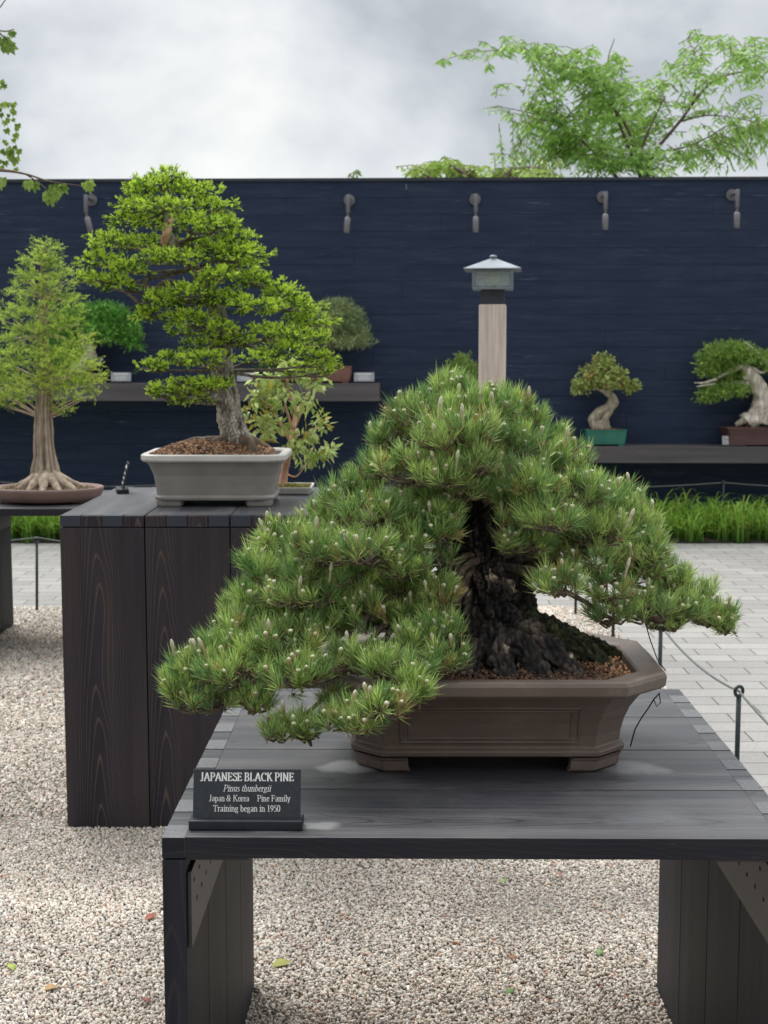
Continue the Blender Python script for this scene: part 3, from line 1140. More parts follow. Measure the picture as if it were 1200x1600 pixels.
# ------------------------------------------------------------------ lantern post
def lantern():
    q = P(769, 600, 8.0)
    t = empty('lantern_post', (q.x, 8.0, 0), R(-6))
    tag(t, 'weathered square wooden post topped by a glass lantern under a pyramid roof', 'lamp')
    zt = P(769, 476, 8).z
    zc = P(769, 453, 8).z
    zr = P(767, 424, 8).z
    zp = P(767, 401, 8).z
    rg = random.Random(5)
    mb = MB()
    mb.box((0, 0, zt / 2), (.150, .150, zt), 'z', 0, rg)
    mb.build('post', M['post'], t, .008, 3)
    mb = MB()
    mb.box((0, 0, (zt + zc) / 2), (.132, .132, zc - zt), 'z', 0, rg)
    mb.build('collar', M['collar'], t, .004)
    mb = MB()
    mb.box((0, 0, zc + .006), (.225, .225, .014), 'z', 0, rg)
    for sx_ in (-1, 1):
        for sy_ in (-1, 1):
            mb.box((sx_ * .106, sy_ * .106, (zc + zr) / 2 + .006), (.014, .014, zr - zc - .014), 'z', 0, rg)
    mb.box((0, 0, zr - .002), (.228, .228, .010), 'z', 0, rg)
    mb.build('lantern_frame', M['lampmetal'], t, .002)
    mb = MB()
    for a in range(4):
        rm = Matrix.Rotation(a * PI / 2, 3, 'Z')
        c = rm @ Vector((0, -.106, (zc + zr) / 2 + .004))
        mb.box((c.x, c.y, c.z), (.196, .006, zr - zc - .024), 'z', 0, rg, rm)
    mb.build('glass_panes', M['glass'], t)
    mb = MB()
    mb.lathe([(.018, 0), (.024, .01), (.038, .03), (.041, .05), (.028, .072), (.010, .084)], (0, 0, zc + .014), 16)
    mb.build('bulb', M['bulb'], t)
    mb = MB()
    hr = .158
    rings = [ring_rect(hr, hr, zr + .004, .004), ring_rect(hr, hr, zr + .010, .004), ring_rect(.018, .018, zp - .012, .003), ring_rect(.018, .018, zp - .008, .003)]
    mb.loft(rings)
    mb.build('roof', M['lampmetal'], t, .001)
    mb = MB()
    mb.lathe([(.016, 0), (.022, .004), (.022, .012), (.012, .018)], (0, 0, zp - .010), 16)
    mb.build('finial', M['lampmetal'], t)


lantern()

# ------------------------------------------------------------------ rope barrier
RH = .45


def make_rope_post(loc, rz, label, group='thin dark iron rope posts', h=RH, lean=0.0):
    t = empty('rope_post', loc, rz)
    t.rotation_euler = (0, lean, rz)
    tag(t, label, 'post', group)
    mb = MB()
    mb.tube([(0, 0, -.05), (0, 0, h - .03)], .0088, 12)
    mb.build('shaft', M['iron'], t)
    mb = MB()
    pts = [(.017 * math.cos(a), 0, h - .012 + .017 * math.sin(a)) for a in [2 * PI * k / 24 for k in range(24)]]
    mb.tube(pts, .0062, 10, closed=True)
    mb.build('ring', M['iron'], t)
    return t


def rope(pts, r, sag, label):
    mb = MB()
    pl = []
    for a, b in zip(pts[:-1], pts[1:]):
        a, b = Vector(a), Vector(b)
        for k in range(12):
            s = k / 12
            q = a.lerp(b, s)
            q.z -= sag * 4 * s * (1 - s)
            pl.append(q)
    pl.append(Vector(pts[-1]))
    mb.tube(pl, r, 8)
    o = mb.build('barrier_rope', M['rope'])
    tag(o, label, 'rope')


p1 = Vector((1.235, 4.80, 0))
p2 = Vector((P(1032, 1000, 6.0).x, 6.0, 0))
p3 = Vector((P(958, 980, 7.25).x, 7.25, 0))
p4 = Vector((P(901, 960, 8.5).x, 8.55, 0))
make_rope_post(p1, R(25), 'nearest iron rope post with a ring, right of the near table')
make_rope_post(p2, R(15), 'iron rope post just behind the right end of the brown pot')
make_rope_post(p3, 0, 'iron rope post glimpsed through the pine right of its trunk')
make_rope_post(p4, 0, 'farthest iron rope post glimpsed through the pine needles')
hh = Vector((0, 0, RH - .012))
p0 = Vector((1.28, 3.55, 0))
make_rope_post(p0, R(25), 'iron rope post by the front right corner of the near table', h=RH)
rope([p0 + hh, p1 + hh, p2 + hh, p3 + hh, p4 + hh], .0045, .035, 'grey barrier rope running back beside the near table')
q1 = Vector((-2.165, 8.66, 0))
make_rope_post(q1, R(60), 'leaning iron rope post at the gravel edge by the far left table', h=.47, lean=R(2.0))
q1h = P(59, 840, 8.66)
rope([(-5.0, 8.66, .44), tuple(q1h), (-.3, 8.6, .44), (1.1, 8.55, RH - .012)], .0042, .07, 'grey barrier rope along the far gravel edge at left')
# rope along the planting bed
r0 = wall_hit(1131, 752, .62)
rpts = []
for i, x in enumerate((-5.6, -3.6, -1.6, .6, r0.x, 5.3)):
    y = wallpt(x, 0, .62).y
    rpts.append((x, y, r0.z - .012))
    if x > 3 and x < 4 or x < -3 and x > -4 or x == -1.6:
        make_rope_post(Vector((x, y, 0)), R(20), {0: '', 1: 'short iron rope post in the grass bed behind the cypress', 2: 'short iron rope post in the grass bed behind the spruce', 4: 'short iron rope post rising from the grass bed at right'}.get(i, 'rope post'), 'posts of the wall rope', r0.z)
rope(rpts, .0040, .05, 'thin grey rope strung along the wall above the grass bed')


# ------------------------------------------------------------------ grass bed
def grass_bed():
    rng = np.random.default_rng(8)
    tuft = []
    for x in np.arange(-4.6, 5.4, .17):
        for y in np.arange(12.02, 12.95, .17):
            if -1.6 < x < 1.2 and y > 12.4:
                continue
            tuft.append((x + rng.uniform(-.06, .06), y + rng.uniform(-.06, .06)))
    tuft = np.array(tuft)
    nb = 46
    T = np.repeat(tuft, nb, 0)
    n = len(T)
    ang = rng.uniform(0, 2 * PI, n)
    h = rng.uniform(.16, .42, n) * rng.uniform(.7, 1.05, n) * np.repeat(rng.uniform(.7, 1.15, len(tuft)), nb)
    reach = rng.uniform(.05, .42, n)
    B = np.stack([T[:, 0] + rng.normal(0, .03, n), T[:, 1] + rng.normal(0, .03, n), np.full(n, .01)], 1)
    out_ = np.stack([np.cos(ang), np.sin(ang), np.zeros(n)], 1)
    side = np.stack([-np.sin(ang), np.cos(ang), np.zeros(n)], 1)
    V, Cc = [], []
    seg = 6
    wd = rng.uniform(.006, .012, n)
    c0 = np.array([(.09, .22, .03)])
    c1 = np.array([(.38, .66, .09)])
    k = rng.uniform(.35, 1.25, (n, 1)) * np.where(rng.uniform(0, 1, (n, 1)) < .08, np.array([(1.3, .75, .8)]), np.array([(1.0, 1.0, 1.0)]))
    for i in range(seg + 1):
        s = i / seg
        z = h * (2.0 * s - 1.25 * s ** 2.2)
        p_ = B + out_ * (reach * s ** 1.7)[:, None]
        p_[:, 2] = .01 + np.maximum(z, 0)
        ww = wd * (1 - s ** 2) + .0006
        V.append(np.stack([p_ + side * ww[:, None] * .5, p_ - side * ww[:, None] * .5], 1))
        cc = (c0 * (1 - min(1, s * 1.6)) + c1 * min(1, s * 1.6)) * k
        Cc.append(np.stack([cc, cc], 1))
    V = np.stack(V, 1).reshape(-1, 3)
    Cc = np.stack(Cc, 1).reshape(-1, 3)
    base = (np.arange(n) * (seg + 1) * 2)[:, None, None]
    f = np.array([[2 * i, 2 * i + 1, 2 * i + 3, 2 * i + 2] for i in range(seg)])[None]
    o = np_mesh('grass_clumps', V, (base + f).reshape(-1, 4), Cc, M['leaf'])
    tag(o, 'bright green arching grass filling the bed under the wall', 'grass', None, 'stuff')


grass_bed()


# ------------------------------------------------------------------ soil granules
def granules(name, parent, c, hx, hy, z, n, size, pal, rng, mound=0.0, ell=False):
    xy = rng.uniform(-1, 1, (n, 2))
    if ell:
        xy = xy[(xy ** 2).sum(1) < 1]
    n = len(xy)
    zz = z + mound * np.maximum(0, 1 - (xy ** 2).sum(1)) + rng.uniform(-.3, .5, n) * size
    Pp = np.stack([c[0] + xy[:, 0] * hx, c[1] + xy[:, 1] * hy, zz], 1)
    s = size * rng.uniform(.45, 1.1, (n, 3))
    pal = np.array(pal)
    C = pal[rng.integers(0, len(pal), n)] * rng.uniform(.7, 1.2, (n, 1))
    return blobs(name, Pp, s, C, M['mulch'], rng, parent)


SOILPAL = [(.10, .055, .035), (.16, .085, .05), (.06, .035, .025), (.25, .13, .07), (.33, .20, .12), (.04, .025, .02)]


# ------------------------------------------------------------------ the black pine
def black_pine():
    rng = np.random.default_rng(21)
    rg = random.Random(21)
    pc = Vector((.208, 2.877, THt))
    t = empty('bonsai', pc)
    tag(t, 'large wide black pine bonsai in a brown rectangular pot on the near table', 'bonsai')

    def loc(px, py, d):
        return P(px, py, d) - pc

    # ---- pot
    prof = [(.030, .250, .156, .052), (.030, .258, .164, .054), (.035, .273, .178, .058), (.045, .275, .179, .058), (.051, .265, .169, .056),
            (.075, .268, .172, .058), (.100, .274, .179, .060), (.125, .284, .190, .064), (.145, .297, .203, .070), (.158, .309, .215, .076),
            (.163, .314, .220, .080), (.166, .338, .240, .088), (.172, .348, .247, .092), (.190, .350, .248, .092), (.1985, .346, .244, .090),
            (.200, .339, .238, .088), (.197, .302, .208, .078), (.192, .297, .204, .076), (.178, .294, .201, .076)]
    mb = MB()
    mb.loft([ring_rect(hx, hy, z, ch) for z, hx, hy, ch in prof])
    pot = mb.build('pot', M['clay'], t, .0022, 3)
    # feet (chamfered L blocks) as parts of the pot
    for sx_ in (-1, 1):
        for sy_ in (-1, 1):
            mb = MB()
            ring = []
            for z, e_ in ((.001, .004), (.006, 0), (.024, -.002), (.0305, -.006)):
                hx, hy, ch = .264 + e_ * -1, .170 - e_, .055
                x0 = hx - .105
                pl = [(x0, -hy), (hx - ch, -hy), (hx, -hy + ch), (hx, -hy + .095), (hx - .03, -hy + .095), (hx - .045, -hy + .06), (x0 + .02, -hy + .03), (x0, -hy + .03)]
                pts = [(sx_ * a, sy_ * -1 * b_, z) for a, b_ in pl]
                if sx_ * sy_ > 0:
                    pts = pts[::-1]
                ring.append(pts)
            mb.loft(ring)
            mb.build('foot', M['clay'], pot, .002, 2)
    # raised panel frame on the front and back
    for s in (-1, 1):
        def fy(z):
            zs = [p_[0] for p_ in prof[4:10]]
            ys = [p_[2] for p_ in prof[4:10]]
            return s * (np.interp(z, zs, ys) + .0006)
        for a, zlo, zhi, rr in ((.175, .062, .138, .0030), (.160, .070, .130, .0022)):
            pts = [(-a, fy(zlo), zlo), (a, fy(zlo), zlo)] + [(a, fy(z), z) for z in np.linspace(zlo, zhi, 7)[1:-1]] + [(a, fy(zhi), zhi), (-a, fy(zhi), zhi)] + [(-a, fy(z), z) for z in np.linspace(zhi, zlo, 7)[1:-1]]
            mb = MB()
            mb.tube(pts, rr, 8, closed=True)
            mb.build('panel_moulding', M['clay'], pot)
    # ---- soil
    mb = MB()
    mb.loft([ring_rect(.293, .200, .150, .075), ring_rect(.293, .200, .181, .075), ring_rect(.10, .07, .190, .03)])
    so = mb.build('soil', M['soil'], t)
    x = rng.uniform(-.288, .288, 5200)
    y = rng.uniform(-.196, .196, 5200)
    ok = (np.abs(x) + np.abs(y)) < (.288 + .196 - .075)
    x, y = x[ok], y[ok]
    n = len(x)
    hgt = .184 + .012 * np.maximum(0, 1 - (x / .28) ** 2 - (y / .19) ** 2) + rng.uniform(-.002, .003, n)
    s = .0042 * rng.uniform(.5, 1.3, (n, 3))
    warm = np.clip((x - .17) * 9 + (y + .04) * 6, 0, 1)[:, None] * (rng.uniform(0, 1, (n, 1)) < .8)
    pal = np.array(SOILPAL)
    C = pal[rng.integers(0, 3, n)] * (1 - warm) + np.array([(.50, .27, .14)]) * warm * rng.uniform(.5, 1.5, (n, 1))
    blobs('granules', np.stack([x, y, hgt], 1), s, C, M['mulch'], rng, so)
    # ---- trunk
    mb = MB()
    base = loc(775, 1050, 2.93)
    base.z = .180
    cpts = [base, loc(765, 1000, 2.95), loc(755, 930, 2.96), loc(745, 870, 2.97), loc(742, 800, 2.97), loc(735, 740, 2.97), loc(725, 690, 2.96), loc(715, 640, 2.96)]
    limb(mb, cpts, [.125, .112, .090, .078, .062, .042, .028, .012], 220, 36, .13, 16, 5, .20, seed=2.0, twist=.4, ridge=.12, ridge_n=17, plates=.014, pscale=(46, 46, 24))
    # buttress roots
    for (ax, ay, d2, r0_, mm) in ((945, 1030, 2.86, .040, 1), (900, 1052, 2.76, .038, 0), (850, 1058, 2.75, .036, 0), (790, 1060, 2.73, .036, 0), (730, 1060, 2.75, .036, 0),
                                  (670, 1056, 2.81, .034, 0), (975, 1022, 2.94, .020, 1), (640, 1050, 2.91, .03, 0), (880, 1030, 3.02, .03, 0), (700, 1030, 3.02, .03, 0)):
        e_ = loc(ax, ay, d2)
        e_.z = .180
        st = cpts[1].lerp(cpts[2], .5) + (e_ - cpts[1]) * .18
        md = st.lerp(e_, .55)
        md.z += .012
        e2 = e_ + (e_ - st).normalized() * .015
        e2.z = .172
        limb(mb, [st, md, e_, e2], [r0_ * 1.15, r0_ * .85, r0_ * .5, r0_ * .2], 70, 20, .34, 26, m=mm, seed=ax * .1, ridge=.14, ridge_n=7, plates=.009, pscale=(55, 55, 40))
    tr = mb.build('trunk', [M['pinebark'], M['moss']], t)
    # ---- pads
    pads = [(700, 620, 50, 22, 2.97), (748, 636, 62, 26, 2.90), (668, 643, 66, 28, 2.90), (796, 646, 52, 30, 3.0), (622, 680, 54, 30, 2.93), (720, 676, 78, 32, 2.80),
            (800, 692, 66, 32, 2.90), (850, 684, 38, 26, 3.02), (882, 716, 46, 30, 2.97), (598, 722, 48, 32, 2.97), (650, 732, 66, 32, 2.80), (742, 722, 66, 24, 2.78),
            (545, 778, 46, 28, 2.98), (592, 795, 62, 32, 2.82), (640, 790, 40, 24, 2.86), (520, 806, 46, 28, 3.02), (830, 752, 52, 28, 2.80), (900, 768, 56, 34, 2.87),
            (962, 778, 34, 28, 3.05), (856, 806, 50, 26, 2.75), (934, 826, 54, 32, 2.86), (992, 812, 40, 28, 2.98), (1006, 858, 36, 30, 2.93), (930, 872, 50, 22, 2.84),
            (450, 838, 46, 32, 2.93), (500, 858, 62, 32, 2.78), (570, 856, 56, 32, 2.72), (632, 878, 46, 28, 2.74), (415, 888, 42, 30, 2.86), (402, 934, 42, 26, 2.82),
            (470, 926, 62, 22, 2.78), (545, 900, 46, 22, 2.86), (1042, 900, 40, 32, 2.97), (1084, 932, 42, 28, 3.02), (1112, 962, 44, 20, 2.97), (1012, 948, 52, 24, 2.88),
            (952, 918, 42, 24, 2.82), (872, 912, 40, 20, 2.70), (960, 960, 40, 14, 2.82), (1040, 972, 36, 12, 2.9), (680, 912, 26, 22, 2.78),
            (374, 986, 54, 26, 2.78), (312, 1040, 48, 32, 2.72), (372, 1046, 62, 32, 2.66), (450, 1000, 72, 26, 2.72), (470, 1054, 58, 24, 2.63), (550, 1026, 54, 24, 2.66),
            (618, 1044, 54, 24, 2.60), (658, 998, 42, 22, 2.70), (694, 1030, 36, 18, 2.66), (320, 1092, 50, 20, 2.68), (400, 1096, 44, 16, 2.66), (286, 1074, 30, 20, 2.70),
            (486, 1136, 46, 16, 2.60), (556, 1124, 50, 22, 2.55), (600, 1104, 34, 16, 2.5), (590, 960, 50, 18, 2.85), (520, 975, 44, 18, 2.8),
            (690, 775, 44, 24, 2.84), (668, 822, 44, 24, 2.80), (600, 838, 50, 24, 2.88), (800, 775, 34, 22, 2.82), (740, 748, 60, 20, 3.05), (830, 846, 36, 18, 2.80), (880, 860, 44, 22, 2.90),
            (440, 965, 56, 22, 2.82), (610, 915, 44, 20, 2.84), (640, 958, 40, 18, 2.80), (350, 1015, 44, 22, 2.74), (640, 1080, 34, 18, 2.55), (440, 1140, 36, 10, 2.62), (700, 990, 26, 14, 2.72),
            (360, 955, 26, 18, 2.85), (480, 890, 40, 18, 2.80), (570, 755, 34, 22, 3.0), (930, 795, 44, 22, 3.0), (1060, 950, 40, 20, 2.92), (1135, 978, 26, 8, 2.95), (980, 895, 40, 24, 3.0), (275, 1050, 22, 24, 2.74),
            (530, 1095, 24, 12, 2.66), (700, 604, 28, 10, 2.95), (780, 620, 34, 14, 2.97), (830, 650, 24, 16, 3.0),
            (722, 762, 46, 18, 2.80), (765, 768, 34, 18, 2.84), (700, 800, 28, 18, 2.80), (684, 868, 30, 22, 2.78), (690, 935, 26, 18, 2.76), (800, 812, 28, 16, 2.82), (560, 940, 40, 16, 2.80),
            (640, 845, 40, 20, 2.78), (705, 745, 40, 16, 2.76), (690, 830, 22, 18, 2.78), (790, 850, 26, 12, 2.80), (680, 970, 24, 16, 2.74), (735, 700, 150, 95, 2.98), (525, 885, 150, 100, 2.90), (430, 1035, 140, 62, 2.74), (955, 850, 105, 100, 2.97), (600, 960, 110, 60, 2.80)]
    SP, SA, pid = [], [], []
    lim = MB()
    for i, (px, py, rx, ry, d) in enumerate(pads):
        c = loc(px, py + ry * .35, d)
        k = d / F
        r = (rx * k, rx * k * .85, ry * k * 1.15)
        n = int(14 + rx * ry / 32) if rx < 90 else int(rx * ry / 95)
        pp, nn = ell_pts(rng, c, r, n, -.15, (.55, .95))
        keep = np.array([noise.noise(Vector(q_) * 34 + Vector((7, 3, i * .37))) > -.16 for q_ in pp])
        pp, nn = pp[keep], nn[keep]
        SP.append(pp)
        ax = unit(nn * .62 + np.array((0, 0, .95)) + rng.normal(0, .36, nn.shape))
        SA.append(ax)
        # woody branch to the pad
        s0 = min(range(len(cpts)), key=lambda j: abs(cpts[j].z - (c.z + .02)) + (0 if j < 7 else .05))
        a = cpts[min(max(s0, 3), 6)]
        if c.z < .26:
            a = cpts[3]
        e_ = c - Vector((0, 0, r[2] * .35))
        md = a.lerp(e_, .5) + Vector((rg.uniform(-.03, .03), rg.uniform(-.03, .03), rg.uniform(.0, .05)))
        if rx > 90:
            continue
        if (i % 2 == 0 and c.z > .26) or i % 5 == 0:
            limb(lim, [a, a.lerp(md, .5) + Vector((rg.uniform(-.02, .02), 0, rg.uniform(-.015, .015))), md, md.lerp(e_, .55) + Vector((0, rg.uniform(-.02, .02), rg.uniform(-.02, .01))), e_],
                 [.011, .009, .007, .005, .003], 9, 6, .3, 40, seed=i)
        for j in range(0, len(pp), 2):
            q = Vector(pp[j]) - Vector(ax[j]) * .015
            m2 = e_.lerp(q, .5) + Vector((rg.uniform(-.008, .008), rg.uniform(-.008, .008), rg.uniform(-.012, .004)))
            lim.tube([e_ + Vector((rg.uniform(-.01, .01), rg.uniform(-.01, .01), 0)), m2, q], [.0035, .0028, .0022], 5)
    lim.build('branches', M['pinetwig'], t)
    SP = np.concatenate(SP)
    SA = np.concatenate(SA)
    ns = len(SP)
    NN = 46
    B0 = np.repeat(SP, NN, 0)
    A0 = np.repeat(SA, NN, 0)
    n = len(B0)
    perp = unit(np.cross(A0, rng.normal(size=(n, 3))))
    along = rng.uniform(-.016, .012, n)
    ang = R(50) * (1 - (along + .016) / .028) ** .7 * rng.uniform(.55, 1.25, n) + R(7)
    D = A0 * np.cos(ang)[:, None] + perp * np.sin(ang)[:, None]
    D[:, 2] += .10
    sc = np.repeat(rng.uniform(.55, 1.12, ns), NN)
    Ln = rng.uniform(.024, .047, n) * sc
    tone = np.repeat(rng.uniform(0, 1, ns), NN)[:, None]
    old = np.repeat(rng.uniform(0, 1, ns) < .035, NN)[:, None] | (rng.uniform(0, 1, (n, 1)) < .02)
    cA = np.array([(.11, .25, .085)])
    cB = np.array([(.50, .64, .19)])
    C = (cA * (1 - tone) + cB * tone) * rng.uniform(.5, 1.5, (n, 1))
    C = np.where(old, np.array([(.42, .32, .12)]) * rng.uniform(.6, 1.3, (n, 1)), C)
    Ct = C * 1.3 + np.array([(.03, .03, .008)])
    V, Fq, CC = kites(B0 + A0 * along[:, None], D, Ln, rng.uniform(.0011, .0016, n), C * .62, Ct, belly=.5, rng=rng)
    # bundles of old yellowing needles and pale sheaths at the shoot
    NS = 10
    B1 = np.repeat(SP, NS, 0)
    A1 = np.repeat(SA, NS, 0)
    n1_ = len(B1)
    D1 = unit(A1 + rng.normal(0, .7, (n1_, 3)))
    C1 = np.array([(.26, .19, .11)]) * rng.uniform(.5, 1.6, (n1_, 1))
    V1, F1, CC1 = kites(B1 - A1 * .010, D1, rng.uniform(.008, .018, n1_), np.full(n1_, .0035), C1, rng=rng)
    V = np.concatenate([V, V1])
    Fq = np.concatenate([Fq, F1 + len(B0) * 4])
    CC = np.concatenate([CC, CC1])
    fo = np_mesh('needles', V, Fq, CC, M['needle'], t)
    # ---- candles: new shoots, pale brown with a white tip
    mt, tt, pp_, oo = newmat('candle_bud')
    s_ = tt.nodes.new('ShaderNodeSeparateXYZ')
    c_ = tt.nodes.new('ShaderNodeTexCoord')
    tt.links.new(c_.outputs['Generated'], s_.inputs[0])
    tt.links.new(ramp(tt, s_.outputs[2], [(0, (.20, .17, .07)), (.55, (.38, .27, .15)), (.8, (.50, .45, .30)), (1, (.66, .64, .48))]), pp_.inputs['Base Color'])
    nn_ = noisen(tt, coords(tt, 'Object'), 900, 2)
    bump(tt, pp_, nn_, .6, .001)
    pp_.inputs['Roughness'].default_value = .8

    def candle_profile(h, r_):
        return [(r_ * .45, 0), (r_ * .7, h * .15), (r_ * .72, h * .55), (r_ * 1.0, h * .70), (r_ * .95, h * .85), (r_ * .4, h * .98), (r_ * .05, h)]
    cand = rng.permutation(ns)[:int(ns * .28)]
    # the ones nearest the camera show largest
    order = sorted(cand, key=lambda j: SP[j][1])
    protos = []
    for h, r_ in ((.013, .0048), (.018, .0046), (.032, .0042), (.050, .0040)):
        m_ = MB()
        m_.lathe(candle_profile(h, r_), sides=8)
        ob = m_.build('candle', mt, fo)
        protos.append((ob.data, h, r_))
        COL.objects.unlink(ob)
        bpy.data.objects.remove(ob)
    rest = MB()
    for c, j in enumerate(order):
        k = rg.choices((0, 1, 2, 3), (.60, .28, .09, .03))[0]
        a = Vector(SA[j])
        a = (a + Vector((0, 0, .9))).normalized()
        pos = Vector(SP[j]) + a * .012
        if c < 99:
            o = bpy.data.objects.new('candle', protos[k][0])
            COL.objects.link(o)
            o.parent = fo
            o.location = pos
            o.rotation_euler = a.to_track_quat('Z', 'Y').to_euler()
        else:
            q = a.to_track_quat('Z', 'Y').to_matrix()
            prf = candle_profile(protos[k][1], protos[k][2])
            rings = [[tuple(pos + q @ Vector((r_ * math.cos(2 * PI * g / 6), r_ * math.sin(2 * PI * g / 6), z))) for g in range(6)] for r_, z in prf]
            f0 = len(rest.f)
            rest.loft(rings, 0, True, True, True)
            for g in range(f0 + 18, len(rest.f)):
                rest.m[g] = 1
    mt2 = speck('candle_bud_far', (.36, .27, .16), (.60, .54, .40), 120, .8, .2)
    o = rest.build('candle', [mt2, speck('candle_tip_far', (.48, .45, .30), (.64, .62, .46), 120, .8, .2)], fo)
    tag(o, None, None, None, 'stuff')
    # ---- guy wires
    for mt_, rr, pl in ((M['wire'], .0013, [(1008, 972, 2.9), (1016, 1000, 2.86), (1027, 1030, 2.81), (1040, 1048, 2.79)]),
                        (M['wire'], .0015, [(1030, 1084, 2.735), (1022, 1092, 2.74), (1012, 1108, 2.75), (1002, 1122, 2.75), (992, 1140, 2.76), (985, 1166, 2.77)]),
                        (M['wire'], .0012, [(1030, 1082, 2.73), (1032, 1098, 2.73), (1026, 1104, 2.73), (1022, 1094, 2.735)]),
                        (M['wire'], .0012, [(632, 1120, 2.73), (640, 1145, 2.735), (655, 1168, 2.74), (676, 1196, 2.745)]),
                        (M['twine'], .0015, [(996, 1002, 3.06), (1018, 1026, 2.9), (1040, 1052, 2.76), (1034, 1060, 2.74)])):
        mb = MB()
        mb.tube([loc(*q_) for q_ in pl], rr, 6)
        mb.build('guy_wire' if mt_ is M['wire'] else 'tie_wire', mt_, t)


black_pine()


# ------------------------------------------------------------------ spruce
def layered_foliage(name, parent, pads, origin, dens, rng, lenr, wr, cols, mat, fingers=4, per=12, flat=.5, up=.15, flen=.028, zmin=-.5, shell=(.2, 1.0), droop=0, dscale=.8, jit=.5):
    """sprays in flattened pads: every spray is a few fingers set with small blades"""
    Bs, Ds, Cs, Cts, Ls = [], [], [], [], []
    lo, hi = np.array(cols[0]), np.array(cols[1])
    for (px, py, rx, ry, d) in pads:
        c = np.array(P(px, py, d) - origin)
        k = d / F
        r = np.array((rx * k, rx * k * dscale, ry * k))
        n = max(4, int(rx * ry * dens))
        pp, nn = ell_pts(rng, c, r, n, zmin, shell)
        n = len(pp)
        out_ = nn.copy()
        out_[:, 2] *= flat
        out_[:, 2] += up
        out_ = unit(out_)
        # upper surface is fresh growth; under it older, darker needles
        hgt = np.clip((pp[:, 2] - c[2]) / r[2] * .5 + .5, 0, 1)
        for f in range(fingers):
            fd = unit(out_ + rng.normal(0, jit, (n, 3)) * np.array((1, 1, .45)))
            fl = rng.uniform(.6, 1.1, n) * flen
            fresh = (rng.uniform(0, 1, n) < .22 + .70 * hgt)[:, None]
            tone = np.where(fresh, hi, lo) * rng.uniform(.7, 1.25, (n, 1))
            for j in range(per):
                s = (j + .5) / per
                b = pp + fd * (fl * s)[:, None]
                pr = unit(np.cross(fd, rng.normal(size=(n, 3))))
                dd = fd * .75 + pr * .75
                dd[:, 2] += .12
                Bs.append(b)
                Ds.append(dd)
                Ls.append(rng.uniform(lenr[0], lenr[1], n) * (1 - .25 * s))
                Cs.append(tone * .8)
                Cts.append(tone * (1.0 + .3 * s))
    B = np.concatenate(Bs)
    n = len(B)
    V, Fq, CC = kites(B, np.concatenate(Ds), np.concatenate(Ls), rng.uniform(wr[0], wr[1], n), np.concatenate(Cs), np.concatenate(Cts), belly=.45, rng=rng, droop=droop)
    return np_mesh(name, V, Fq, CC, mat, parent)


